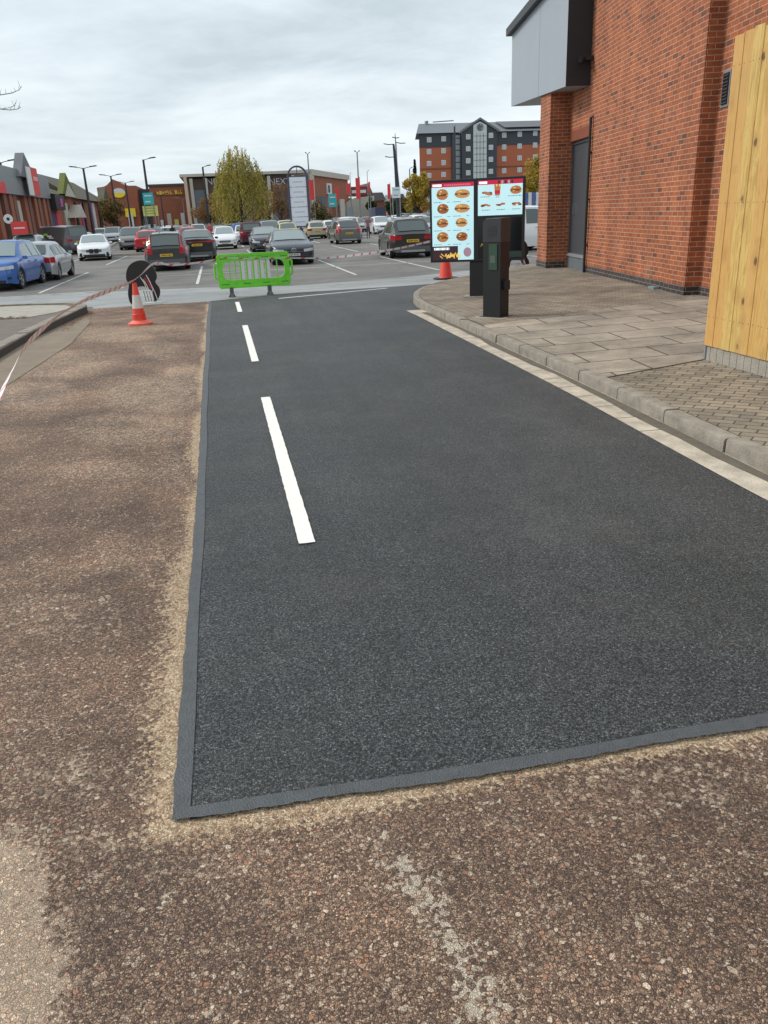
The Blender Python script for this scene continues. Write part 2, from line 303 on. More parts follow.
# ------------------------------------------------------------------ mesh helpers
def tag(o, label=None, cat=None, group=None, kind=None):
    if label: o['label'] = label
    if cat: o['category'] = cat
    if group: o['group'] = group
    if kind: o['kind'] = kind
    return o
class MB:
    def __init__(s): s.v = []; s.f = []; s.mi = []; s.mats = []; s.attr = {}
    def m(s, mt):
        if mt is None: return 0
        if mt not in s.mats: s.mats.append(mt)
        return s.mats.index(mt)
    def add(s, vs, fs, mt=None):
        o = len(s.v); s.v += [tuple(p) for p in vs]; k = s.m(mt)
        for f in fs: s.f.append(tuple(i+o for i in f)); s.mi.append(k)
        return s
    def box(s, x0, x1, y0, y1, z0, z1, mt=None):
        vs = [(x, y, z) for z in (z0, z1) for y in (y0, y1) for x in (x0, x1)]
        return s.add(vs, [(0, 2, 3, 1), (4, 5, 7, 6), (0, 1, 5, 4), (2, 6, 7, 3), (0, 4, 6, 2), (1, 3, 7, 5)], mt)
    def obox(s, c, ux, uy, uz, mt=None):         # box from centre and three half-vectors
        c, ux, uy, uz = map(Vector, (c, ux, uy, uz))
        vs = [c+a*ux+b*uy+d*uz for d in (-1, 1) for b in (-1, 1) for a in (-1, 1)]
        return s.add(vs, [(0, 2, 3, 1), (4, 5, 7, 6), (0, 1, 5, 4), (2, 6, 7, 3), (0, 4, 6, 2), (1, 3, 7, 5)], mt)
    def prism(s, poly, fn, d0, d1, mt=None):     # poly [(a,b)], fn(a,b,d)->xyz
        n = len(poly); vs = [fn(a, b, d0) for a, b in poly]+[fn(a, b, d1) for a, b in poly]
        fs = [tuple(range(n))[::-1], tuple(range(n, 2*n))]+[(i, (i+1) % n, (i+1) % n+n, i+n) for i in range(n)]
        return s.add(vs, fs, mt)
    def tube(s, pts, rs, seg=8, mt=None, cap=True):
        pts = [Vector(p) for p in pts]
        if not isinstance(rs, (list, tuple)): rs = [rs]*len(pts)
        vs = []; fs = []
        for i, p in enumerate(pts):
            t = (pts[min(i+1, len(pts)-1)]-pts[max(i-1, 0)]).normalized()
            a = t.cross(Vector((0, 0, 1)) if abs(t.z) < 0.9 else Vector((1, 0, 0))).normalized(); b = t.cross(a)
            for k in range(seg):
                an = 2*math.pi*k/seg; vs.append(p+(a*math.cos(an)+b*math.sin(an))*rs[i])
        for i in range(len(pts)-1):
            for k in range(seg):
                fs.append((i*seg+k, i*seg+(k+1) % seg, (i+1)*seg+(k+1) % seg, (i+1)*seg+k))
        if cap: fs.append(tuple(range(seg))[::-1]); fs.append(tuple(range((len(pts)-1)*seg, len(pts)*seg)))
        return s.add(vs, fs, mt)
    def lathe(s, prof, seg=32, mt=None, c=(0, 0, 0), axis='z'):
        vs = []; fs = []
        for r, z in prof:
            for k in range(seg):
                a = 2*math.pi*k/seg
                p = (r*math.cos(a), r*math.sin(a), z) if axis == 'z' else (z, r*math.cos(a), r*math.sin(a)) if axis == 'x' else (r*math.cos(a), z, r*math.sin(a))
                vs.append((p[0]+c[0], p[1]+c[1], p[2]+c[2]))
        for i in range(len(prof)-1):
            for k in range(seg):
                fs.append((i*seg+k, i*seg+(k+1) % seg, (i+1)*seg+(k+1) % seg, (i+1)*seg+k))
        return s.add(vs, fs, mt)
    def build(s, name, mt=None, parent=None, smooth=False, bevel=0.0, loc=None, rz=0.0):
        me = bpy.data.meshes.new(name); me.from_pydata(s.v, [], s.f)
        mats = s.mats or [mt]
        for q in mats: me.materials.append(q if q else mt)
        if len(s.mats) > 1: me.polygons.foreach_set('material_index', s.mi)
        for k, vals in s.attr.items():
            at_ = me.attributes.new(k, 'FLOAT', 'POINT'); at_.data.foreach_set('value', vals)
        bm = bmesh.new(); bm.from_mesh(me); bmesh.ops.recalc_face_normals(bm, faces=bm.faces)
        if bevel: bmesh.ops.bevel(bm, geom=[e for e in bm.edges if len(e.link_faces) == 2 and e.calc_face_angle(0) > 0.5], offset=bevel, segments=2, affect='EDGES', profile=0.6, clamp_overlap=True)
        bm.to_mesh(me); bm.free()
        if smooth:
            me.polygons.foreach_set('use_smooth', [True]*len(me.polygons))
            me.set_sharp_from_angle(angle=rad(smooth if smooth is not True else 35))
        me.update()
        o = bpy.data.objects.new(name, me); col.objects.link(o)
        if parent: o.parent = parent
        if loc is not None: o.location = loc
        o.rotation_euler.z = rz
        return o
def empty(name, label, cat, loc=(0, 0, 0), rz=0.0, group=None):
    o = bpy.data.objects.new(name, None); col.objects.link(o); o.location = loc; o.rotation_euler.z = rz
    o.empty_display_size = 0.2
    return tag(o, label, cat, group)
KIDS = {}
def copy_tree(o, parent=None, repl=None):
    c = o.copy(); col.objects.link(c)
    if parent is not None: c.parent = parent
    if repl and c.type == 'MESH' and any(ms.material and ms.material in repl for ms in c.material_slots):
        key = (c.data.name, tuple(sorted(k.name+v.name for k, v in repl.items())))
        if key not in KIDS:
            me = c.data.copy()
            for i, mm in enumerate(me.materials):
                if mm in repl: me.materials[i] = repl[mm]
            KIDS[key] = me
        c.data = KIDS[key]
    for ch in list(o.children): copy_tree(ch, c, repl)
    return c
def sheet(name, poly, off, mt, kind='structure', label=None, parent=None):
    bm = bmesh.new(); vs = [bm.verts.new((x, y, 0)) for x, y in poly]; bm.faces.new(vs)
    bm.faces.ensure_lookup_table()
    for yy in (Y1, Y2):
        bmesh.ops.bisect_plane(bm, geom=bm.verts[:]+bm.edges[:]+bm.faces[:], plane_co=(0, yy, 0), plane_no=(0, 1, 0))
    for v in bm.verts: v.co.z = tz(v.co.y)+off
    bmesh.ops.recalc_face_normals(bm, faces=bm.faces)
    for f in bm.faces:
        if f.normal.z < 0: f.normal_flip()
    me = bpy.data.meshes.new(name); bm.to_mesh(me); bm.free(); me.materials.append(mt)
    o = bpy.data.objects.new(name, me); col.objects.link(o)
    if kind: o['kind'] = kind
    if parent: o.parent = parent
    return o
def text(s, size, mt, name, parent, M, extrude=0.01, align='CENTER', xs=1.0):
    cu = bpy.data.curves.new('txt', 'FONT'); cu.body = s; cu.size = size; cu.extrude = extrude; cu.align_x = align; cu.align_y = 'CENTER'
    t = bpy.data.objects.new('txt', cu); me = bpy.data.meshes.new_from_object(t); bpy.data.objects.remove(t)
    me.materials.clear(); me.materials.append(mt); me.transform(Matrix.Diagonal((xs, 1, 1, 1))); me.transform(M)
    o = bpy.data.objects.new(name, me); col.objects.link(o); o.parent = parent; return o
def smoothpoly(pts, n=6):
    out = []
    for i in range(len(pts)-1):
        p0 = pts[max(i-1, 0)]; p1 = pts[i]; p2 = pts[i+1]; p3 = pts[min(i+2, len(pts)-1)]
        for k in range(n):
            t = k/n
            out.append(tuple(0.5*((2*b)+(-a+c)*t+(2*a-5*b+4*c-d)*t*t+(-a+3*b-3*c+d)*t**3) for a, b, c, d in zip(p0, p1, p2, p3)))
    out.append(tuple(pts[-1])); return out
def offs(line, d):    # offset 2D polyline to its left by d
    out = []
    for i, p in enumerate(line):
        a = line[max(i-1, 0)]; b = line[min(i+1, len(line)-1)]
        tx, ty = b[0]-a[0], b[1]-a[1]; l = math.hypot(tx, ty) or 1
        out.append((p[0]-ty/l*d, p[1]+tx/l*d))
    return out

# ------------------------------------------------------------------ ground
sheet('ground', [(-900, -60), (900, -60), (900, 1500), (-900, 1500)], 0.0, M_park)
pts_l = [(-120, 25.6), (-6.3, 25.2), (-4.2, 26.3), (-3.3, 20.9), (-0.4, 20.38), (1.3, 20.27), (4.3, 21.2), (5.9, 22.2), (8, 23.6), (12, 25.6), (40, 31), (40, 36), (10, 29.5), (6.3, 28.0), (0, 29.3), (-7.5, 30.2), (-120, 33)]
# worn cross road: light grey band between the new surface and the car park
sheet('road', [(-120, 22.6), (-3.2, 21.1), (-2.9, 19.3), (-0.3, 20.0), (6, 20.4), (8.6, 22.2), (14, 25.4), (60, 31), (60, 34), (12, 28.6), (5.6, 25.6), (2.0, 24.6), (-0.5, 26.2), (-4.2, 27.0), (-7.5, 27.2), (-120, 30)], 0.004, M_road)
# old brown tarmac, fine grid so that stains have a place of their own
def brown():
    st = 0.055; x0, x1, y0, y1 = -4.6, 4.4, 1.0, 20.4
    xs = np.arange(x0, x1+1e-6, st); xs = np.concatenate(([-14, -9], xs, [7])); ys = np.arange(y0, y1, st); ys = np.concatenate(([-12, -3, 0], ys, [y1]))
    ys = np.sort(np.concatenate((ys, [Y1])))
    nx, ny = len(xs), len(ys); mb = MB(); dust = []; pale = []; worn = []; dark = []
    ell = [  # px, py, rx, ry, strength : sandy or paler stains lying on the old surface
        (-8, 985, 66, 90, 1.15), (5, 885, 42, 50, 1.0), (60, 930, 22, 26, .45), (95, 845, 40, 16, .4), (60, 780, 60, 25, .35), (200, 870, 50, 12, .4), (650, 790, 90, 30, .3), (150, 395, 45, 18, .6), (185, 378, 28, 14, .5), (130, 430, 60, 16, .45), (55, 365, 55, 14, .5),
        (105, 470, 45, 10, .4), (110, 335, 40, 7, .5), (165, 330, 30, 6, .35), (160, 350, 22, 10, .45), (30, 395, 40, 14, .5), (175, 470, 25, 20, .3), (60, 620, 80, 25, .25), (140, 560, 50, 20, .25)]
    dk = [(40, 393, 26, 8, .7), (120, 372, 50, 6, .5), (115, 425, 55, 6, .5), (140, 520, 20, 40, .35), (118, 578, 26, 8, .5), (155, 870, 70, 30, .4), (100, 930, 50, 60, .35), (230, 930, 120, 60, .2), (180, 420, 20, 30, .3), (90, 500, 40, 12, .3)]
    for y in ys:
        for x in xs:
            mb.v.append((x, y, tz(y)+0.008))
            if y < 1.2 or x < -5 or x > 4.6: dust.append(0); pale.append(0); worn.append(0); dark.append(0); continue
            px, py = proj(x, y, tz(y))
            # along the left edge of the patch
            d = -0.34-x; wdt = 0.055+0.075*max(0, min(1, (4.2-y)/1.6))+0.03*math.sin(y*2.1)+0.02*math.sin(y*5.3)
            e = 0.0
            if d > -0.12 and y > 2.0: e = 1.1-max(0, d)/wdt*0.62
            # along the front edge of the patch
            yf = 2.03; d2 = yf-y; w2 = 0.048+0.016*math.sin(x*5)+(0.008 if x < 0.3 else 0)-0.014*max(0, x-0.5)
            if d2 > -0.15 and x > -0.42: e = max(e, 1.1-max(0, d2)/max(w2, .03)*0.62)
            dc = math.hypot(x+0.36, y-2.02); e = max(e, 0.85-dc/0.10*0.6)
            dust.append(max(0, min(1.15, e)))
            p = 0
            for a, b, rx, ry, s_ in ell:
                q = ((px-a)/rx)**2+((py-b)/ry)**2
                if q < 1.9: p = max(p, s_*min(1, (1.9-q)*.75))
            pale.append(p)
            q = 0
            for a, b, rx, ry, s_ in dk:
                r2 = ((px-a)/rx)**2+((py-b)/ry)**2
                if r2 < 1: q = max(q, s_*(1-r2))
            dark.append(q)
            t = (py-850)/174.0
            w = 0
            if t > -0.1:
                cx = 396+98*t; w = max(0, 0.62-abs(px-cx)/(20+14*t)*0.5)*(1 if t > 0 else .5)
            worn.append(w if y < 2.05 else 0)
    for j in range(ny-1):
        for i in range(nx-1):
            if xs[i] < -3.3 and ys[j] > 12.2 and False: continue
            mb.f.append((j*nx+i, j*nx+i+1, (j+1)*nx+i+1, (j+1)*nx+i)); mb.mi.append(0)
    mb.attr = {'dust': dust, 'pale': pale, 'worn': worn, 'dark': dark}
    o = mb.build('old_tarmac', M_old); o['kind'] = 'structure'
brown()
# the fresh patch
patch = [(-0.28, 2.07), (0.4, 2.085), (1.1, 2.09), (1.75, 2.10), (3.42, 2.12), (3.42, 8), (3.33, 12.0), (3.45, 15.0), (3.75, 15.2), (4.0, 16.4), (4.45, 17.9), (5.1, 19.1), (5.85, 19.95), (6.9, 20.8), (7.3, 21.5), (5.6, 21.75), (4.6, 21.6), (1.9, 21.6), (-0.33, 20.45), (-0.33, 13), (-0.27, 6.9)]
sheet('new_asphalt', patch, 0.013, M_new)
def strip(name, a, b, off, mt, jit=0.0, **kw):
    n = len(a); rj = random.Random(5)
    poly = [(x+rj.uniform(-jit, jit), y+rj.uniform(-jit, jit)) for x, y in a]+[(x, y) for x, y in b[::-1]]
    return sheet(name, poly, off, mt, **kw)
ys = [2.045+i*0.075 for i in range(244)]
left_o = [(-0.33-0.006*math.sin(y*0.9)-0.03*max(0, (y-8)/12), y+.03*max(0,1-(y-2.045)*9)) for y in ys]; left_i = [(x+0.054+0.0008*y+0.004*math.sin(y*3.1), y+0.02) for x, y in left_o]
strip('edge_sealing', left_o, left_i, 0.017, M_band, 0.004)
xs_ = [-0.331+i*0.03 for i in range(130)]
fo = [(x, 2.040+0.006*math.sin(x*6)+0.035*max(0, min(1, (0.4-x)/.7))) for x in xs_]; fi = [(x, 2.098+0.004*math.sin(x*4+1)+0.002*x+0.025*max(0, min(1, (0.4-x)/.7))) for x in xs_]
strip('front_edge_sealing', fo, fi, 0.021, M_band, 0.004)
# lane dashes
for k, (ya, yb) in enumerate(((4.18, 8.2), (10.45, 14.3), (16.95, 19.55))):
    xa = 0.27 if k < 2 else 0.26; w = 0.095
    ns_ = int((yb-ya)/.05); rj = random.Random(k); sd = [(lerp_, rj.uniform(-.0022, .0022), rj.uniform(-.0022, .0022)) for lerp_ in [ya+(yb-ya)*i/ns_ for i in range(ns_+1)]]
    sheet('lane_marking', [(xa+a_, y_) for y_, a_, b_ in sd]+[(xa+w*.5, yb+.006)]+[(xa+w+b_, y_) for y_, a_, b_ in sd[::-1]]+[(xa+w*.4, ya-.004)], 0.021, M_white)
a, b = gp(279, 299.5), gp(388, 289); sheet('lane_marking', [a, b, (b[0], b[1]+0.16), (a[0], a[1]+0.2)], 0.018, M_worn)
# worn lines on the light road at the left and beyond
a, b = gp(0, 301), gp(60, 297.5); 
for l in (((-7.5, 26.6), (-3.7, 27.1)), ((-9.5, 24.3), (-3.4, 21.7)), ((6.6, 24.3), (7.6, 25.0))):
    (ax, ay), (bx, by) = l; sheet('lane_marking', [(ax, ay), (bx, by), (bx, by+0.12), (ax, ay+0.12)], 0.012, M_worn)
# bay lines in the car park
for x in (-11.1, -8.45, -5.78, -3.25, -0.8, 1.87, 4.55, 7.5, 10.1, 12.8):
    for (ya, yb) in ((27.9, 32.8), (33.0, 38.6), (45.0, 50.0), (50.2, 55.5), (62, 73), (80, 91)):
        if x == -0.8 and ya < 28: pass
        if x == 1.87 and ya < 40: continue
        sheet('bay_marking', [(x-0.05, ya), (x+0.05, ya), (x+0.05, yb), (x-0.05, yb)], 0.006, M_worn)
for y in (33.0, 50.1): sheet('bay_marking', [(-3.2, y-0.05), (14, y-0.05), (14, y+0.05), (-3.2, y+0.05)], 0.009, M_worn)

# pavement on the right with kerb and channel
kb_raw = [(3.33, -6.0), (3.36, 0.0), (3.45, 4.4), (3.55, 7.1), (3.60, 10.4), (3.64, 13.4), (3.70, 15.3), (3.93, 16.8), (4.38, 18.1), (5.0, 19.15), (5.75, 19.95), (6.9, 20.85), (8.7, 22.6), (13, 25.8), (22, 29.0)]
kb = smoothpoly(kb_raw, 6)
def kerbz(y): return tz(y)
def pave_z(x, y): return 0.125+min(0.11, max(0, x-3.6)*0.026)+tz(y)*0.25
KW = 0.13
def ribbon_solid(line_a, line_b, za, zb, zlow, mt, name, parent=None, gap=None, bevel=0.0):
    mb = MB(); n = len(line_a)
    for i in range(n):
        (ax, ay), (bx, by) = line_a[i], line_b[i]
        mb.v += [(ax, ay, zlow(ax, ay)), (ax+(bx-ax)*0.0, ay+(by-ay)*0.0, za(ax, ay)-0.02), (ax+(bx-ax)*0.16, ay+(by-ay)*0.16, za(ax, ay)), (bx, by, zb(bx, by)), (bx, by, zlow(bx, by))]
    for i in range(n-1):
        for k in range(4): mb.f.append((i*5+k, i*5+k+1, (i+1)*5+k+1, (i+1)*5+k)); mb.mi.append(0)
    mb.f.append((0, 1, 2, 3, 4)); mb.f.append(tuple((n-1)*5+k for k in range(5))); mb.mi += [0, 0]
    return mb.build(name, mt, parent, smooth=30)
# cut the kerb into stones 0.9 m long with small joints
def resample(line, step):
    out = [line[0]]; acc = 0
    for i in range(len(line)-1):
        a, b = line[i], line[i+1]; l = math.hypot(b[0]-a[0], b[1]-a[1]); pos = 0
        while acc+(l-pos) >= step:
            pos += step-acc; t = pos/l; out.append((a[0]+(b[0]-a[0])*t, a[1]+(b[1]-a[1])*t)); acc = 0
        acc += l-pos
    return out
KZ = lambda x, y: 0.125+tz(y)*0.25
def kerb_run(line, width, step, ztop, name, mt, label_none=None, sgn=-1):
    rs = resample(line, step/3); ro = offs(rs, sgn*width); me_all = MB(); rj = random.Random(3)
    i = 0
    while i+3 < len(rs):
        a = rs[i:i+4]; b = ro[i:i+4]; dz = rj.uniform(-0.006, 0.006); dx = rj.uniform(-0.006, 0.006)
        g_ = 0.022
        def shrink(l):
            l = list(l); (x0, y0), (x1, y1) = l[0], l[1]; L_ = math.hypot(x1-x0, y1-y0); l[0] = (x0+(x1-x0)*g_/L_/2, y0+(y1-y0)*g_/L_/2)
            (x0, y0), (x1, y1) = l[-1], l[-2]; l[-1] = (x0+(x1-x0)*g_/L_/2, y0+(y1-y0)*g_/L_/2); return l
        a = [(x+dx, y) for x, y in shrink(a)]; b = shrink(b); n = 4; o0 = len(me_all.v)
        for q in range(n):
            (ax, ay), (bx, by) = a[q], b[q]; zt = ztop(ax, ay)+dz; zl = tz(ay)-0.05
            me_all.v += [(ax, ay, zl), (ax+(bx-ax)*0.03, ay+(by-ay)*0.03, zt-0.020), (ax+(bx-ax)*0.08, ay+(by-ay)*0.08, zt-0.005), (ax+(bx-ax)*0.17, ay+(by-ay)*0.17, zt), (bx, by, zt), (bx, by, zl)]
        for q in range(n-1):
            for k in range(5): me_all.f.append((o0+q*6+k, o0+q*6+k+1, o0+(q+1)*6+k+1, o0+(q+1)*6+k)); me_all.mi.append(0)
        me_all.f.append(tuple(o0+k for k in range(6))); me_all.f.append(tuple(o0+(n-1)*6+k for k in range(6))); me_all.mi += [0, 0]
        i += 3
    o = me_all.build(name, mt, smooth=40); o['kind'] = 'structure'; return o
kerb_run(kb, KW, 0.915, KZ, 'kerb', M_kerb)
# mortar bed just under and between the kerb stones
def bed(line, w, ztop, name, mt):
    mb = MB(); o = offs(line, w); n = len(line); ln = offs(line, -0.0)
    i0 = offs(line, -0.012)
    for i in range(n):
        mb.v += [(*i0[i], tz(line[i][1])-0.02), (*i0[i], ztop(*line[i])-0.018), (*o[i], ztop(*line[i])-0.018), (*o[i], tz(line[i][1])-0.02)]
    for i in range(n-1):
        for k in range(3): mb.f.append((i*4+k, i*4+k+1, (i+1)*4+k+1, (i+1)*4+k)); mb.mi.append(0)
    ob = mb.build(name, mt); ob['kind'] = 'structure'
bed(kb, -KW+0.012, KZ, 'kerb_bedding', mat('dark_mortar', (0.06, 0.052, 0.045), 0.9))
# channel blocks between asphalt and kerb
chw = offs([p for p in kb if p[1] < 15.2], 0.30); chi = offs([p for p in kb if p[1] < 15.2], -0.01)
sheet('channel', chw+chi[::-1], 0.0165, M_chan)
def slab_mat_joints():
    rs = resample([p for p in kb if p[1] < 15.2], 0.45); mb = []
    for i in range(1, len(rs)-1):
        a, b = rs[i], rs[i+1]; l = math.hypot(b[0]-a[0], b[1]-a[1]); tx, ty = (b[0]-a[0])/l, (b[1]-a[1])/l; nx, ny = -ty, tx
        w = 0.004
        if random.random() < 0.7:
            sheet('channel_joint', [(a[0], a[1]), (a[0]+nx*0.3, a[1]+ny*0.3), (a[0]+nx*0.3+tx*w*2, a[1]+ny*0.3+ty*w*2), (a[0]+tx*w*2, a[1]+ty*w*2)], 0.0185, mat('joint_dirt', (0.10, 0.085, 0.07), 0.9))
slab_mat_joints()
# dirt gathered against the kerb foot
dl = offs([p for p in kb if 2 < p[1] < 14.6], 0.012); dl2 = [(x-0.045-0.05*abs(math.sin(y*0.8))-0.03*abs(math.sin(y*2.3)), y) for x, y in dl]
sheet('channel_dirt', dl2+dl[::-1], 0.0205, mat('gutter_grime', (0.12, 0.10, 0.075), 0.95, var=0.5, scale=12))
# pavement surfaces: near blocks, slabs, far blocks
inner = offs(kb, -KW)
def pave(name, poly, mt, dz=0.0):
    bm = bmesh.new(); vs = [bm.verts.new((x, y, 0)) for x, y in poly]; bm.faces.new(vs)
    for yy in (Y1, Y2): bmesh.ops.bisect_plane(bm, geom=bm.verts[:]+bm.edges[:]+bm.faces[:], plane_co=(0, yy, 0), plane_no=(0, 1, 0))
    bmesh.ops.bisect_plane(bm, geom=bm.verts[:]+bm.edges[:]+bm.faces[:], plane_co=(7.83, 0, 0), plane_no=(1, 0, 0))
    bmesh.ops.triangulate(bm, faces=bm.faces)
    for v in bm.verts: v.co.z = pave_z(v.co.x, v.co.y)+dz
    for f in bm.faces:
        f.normal_update()
        if f.normal.z < 0: f.normal_flip()
    me = bpy.data.meshes.new(name); bm.to_mesh(me); bm.free(); me.materials.append(mt)
    o = bpy.data.objects.new(name, me); col.objects.link(o); o['kind'] = 'structure'
s1a, s1b = gp(612, 377, .13), gp(703, 361, .15); s2a, s2b = gp(446, 329, .13), gp(700, 298, .2)
def ln(a, b, x): return a[1]+(b[1]-a[1])*(x-a[0])/(b[0]-a[0])
def mid(y0, y1): return [p for p in inner if y0 < p[1] < y1]
def xin(y):
    for i in range(len(inner)-1):
        if inner[i][1] <= y <= inner[i+1][1]:
            t = (y-inner[i][1])/(inner[i+1][1]-inner[i][1]); return inner[i][0]+t*(inner[i+1][0]-inner[i][0])
ya = ln(s1a, s1b, 3.7); yb_ = ln(s2a, s2b, 3.75)
pave('pavement', [(xin(-5.9), -5.9)]+mid(-5.8, ya-.05)+[(xin(ya), ya), (16, ln(s1a, s1b, 16)), (16, -5.9)], M_pav)
pave('slab_pavement', [(xin(ya), ya)]+mid(ya+.05, yb_-.05)+[(xin(yb_), yb_), (16, ln(s2a, s2b, 16)), (16, ln(s1a, s1b, 16))], M_slab)
pave('block_pavement', [(xin(yb_), yb_)]+mid(yb_+.05, 28.5)+[(22, 28.8), (22, ln(s2a, s2b, 22))], M_pav)
# dark joint line between slabs and near blocks
sa, sb = (s1a[0]-0.05, ln(s1a, s1b, s1a[0]-0.05)), s1b
pave('pavement_joint', [sa, (sb[0]+1, ln(s1a, s1b, sb[0]+1)), (sb[0]+1, ln(s1a, s1b, sb[0]+1)+0.02), (sa[0], sa[1]+0.03)], mat('dark_joint_strip', (0.03, 0.026, 0.02), 0.95), 0.004)

# left island with kerb
il = smoothpoly([(-3.32, -4), (-3.30, 4.0), (-3.28, 12.3), (-3.2, 15.5), (-3.08, 18.2), (-3.05, 19.3), (-3.35, 20.2), (-4.1, 20.7), (-6, 21.2), (-14, 22.4), (-40, 26)], 6)
kerb_run(il, 0.20, 0.915, lambda x, y: 0.135+tz(y)*0.6, 'island_kerb', M_kerb, sgn=1)
bed(il, 0.17, lambda x, y: 0.135+tz(y)*0.6, 'island_kerb_bedding', mat('dark_mortar', (0.06, 0.052, 0.045)))
iin = offs(il, 0.19)
def isheet(name, poly, mt, dz):
    me = bpy.data.meshes.new(name); me.from_pydata([(x, y, 0.11+tz(y)*0.6+dz) for x, y in poly], [], [tuple(range(len(poly)))]); me.materials.append(mt)
    o = bpy.data.objects.new(name, me); col.objects.link(o); o['kind'] = 'structure'; return o
M_isl = mat('island_tarmac', (0.15, 0.125, 0.105), 0.9, var=0.45, scale=2.5, bump=0.6, bscale=80)
isheet('island', iin+[(-40, -4)], M_isl, 0.0)
isheet('island_paving', [(-3.5, 18.2), (-3.3, 19.2), (-3.6, 19.9), (-4.3, 20.4), (-6, 20.85), (-14, 22.0), (-14, 18.6), (-4.6, 17.6), (-3.9, 17.4)], mat('island_concrete', (0.34, 0.315, 0.27), 0.9, var=0.4, scale=3), 0.006)
# channel along the left kerb
sheet('left_channel', [(-3.27, -3), (-2.75, -3), (-2.72, 9), (-2.45, 13.5), (-2.65, 17), (-3.0, 18.6), (-3.12, 18), (-3.27, 13)], 0.014, M_chan_d)
# fallen leaves along the inner island edge
lf = MB(); rl = random.Random(9)
for k in range(420):
    t = rl.random(); x = -3.9-6*t; y = 17.35+0.12*(-3.9-x)+rl.gauss(0, 0.07); s_ = rl.uniform(0.02, 0.045); an = rl.uniform(0, 6.28); z = 0.125+tz(y)*.6+rl.uniform(0, 0.02)
    ca, sa_ = math.cos(an)*s_, math.sin(an)*s_; lf.add([(x+ca, y+sa_, z), (x-sa_, y+ca, z+rl.uniform(0, .015)), (x-ca, y-sa_, z), (x+sa_, y-ca, z+rl.uniform(0, .015))], [(0, 1, 2, 3)], mat('fallen_leaf_%d' % (k % 3), [(0.22, 0.09, 0.025), (0.30, 0.17, 0.05), (0.10, 0.05, 0.025)][k % 3], 0.8))
for k in range(160):
    x = -3.04+rl.gauss(0.08, 0.07); y = rl.uniform(15.5, 19.2); s_ = rl.uniform(0.015, 0.03); an = rl.uniform(0, 6.28)
    if k % 4 == 0: x = rl.uniform(-2.8, -1.3); y = 19.2+rl.gauss(0, .1)
    z = tz(y)+0.022; ca, sa_ = math.cos(an)*s_, math.sin(an)*s_
    lf.add([(x+ca, y+sa_, z), (x-sa_, y+ca, z+.006), (x-ca, y-sa_, z), (x+sa_, y-ca, z+.006)], [(0, 1, 2, 3)], MATS['fallen_leaf_0'])
lo = lf.build('fallen_leaves'); tag(lo, 'brown fallen leaves gathered along the kerb edges', 'leaves', kind='stuff')
# ------------------------------------------------------------------ sky and light (overcast)
SUN_EL, SUN_AZ = rad(42), rad(-62)      # azimuth from +Y towards +X
wd = bpy.data.worlds.new('World'); scn.world = wd; wd.use_nodes = True
N, L = wd.node_tree.nodes, wd.node_tree.links
bg = N['Background']
sky = N.new('ShaderNodeTexSky'); sky.sky_type = 'NISHITA'; sky.sun_disc = False; sky.sun_elevation = SUN_EL; sky.sun_rotation = SUN_AZ
sky.air_density = 1.0; sky.dust_density = 2.0
tc = N.new('ShaderNodeTexCoord'); sx = N.new('ShaderNodeSeparateXYZ'); L.new(tc.outputs['Generated'], sx.inputs[0])
def wm(op, a, b=0.0):
    o = N.new('ShaderNodeMath'); o.operation = op
    for s_, v in ((o.inputs[0], a), (o.inputs[1], b)):
        if isinstance(v, bpy.types.NodeSocket): L.new(v, s_)
        else: s_.default_value = v
    return o.outputs[0]
zz = wm('ADD', wm('MAXIMUM', sx.outputs[2], 0.0), 0.16)
cb = N.new('ShaderNodeCombineXYZ'); L.new(wm('DIVIDE', sx.outputs[0], zz), cb.inputs[0]); L.new(wm('DIVIDE', sx.outputs[1], zz), cb.inputs[1])
def wnoise(sc, det, rough, loc, stretch=(1, 1, 1)):
    mp = N.new('ShaderNodeMapping'); mp.inputs['Location'].default_value = loc; mp.inputs['Scale'].default_value = stretch; mp.inputs['Rotation'].default_value = (0, 0, 0.35); L.new(cb.outputs[0], mp.inputs['Vector'])
    o = N.new('ShaderNodeTexNoise'); o.inputs['Scale'].default_value = sc; o.inputs['Detail'].default_value = det; o.inputs['Roughness'].default_value = rough; o.inputs['Distortion'].default_value = 0.35
    L.new(mp.outputs[0], o.inputs['Vector']); return o.outputs['Fac']
n1 = wnoise(0.42, 7, 0.55, (3.2, 1.0, 0), (0.9, 1.05, 1)); n2 = wnoise(1.3, 6, 0.6, (8.2, 3.0, 0), (0.85, 1.15, 1))
nn = wm('ADD', wm('MULTIPLY', n1, 0.6), wm('MULTIPLY', n2, 0.4))
cr = N.new('ShaderNodeValToRGB'); L.new(nn, cr.inputs[0]); e = cr.color_ramp.elements
e[0].position = 0.38; e[0].color = (4.35, 5.0, 5.4, 1); e[1].position = 0.60; e[1].color = (7.3, 7.8, 8.1, 1)
k = cr.color_ramp.elements.new(0.5); k.color = (6.1, 6.75, 7.1, 1)
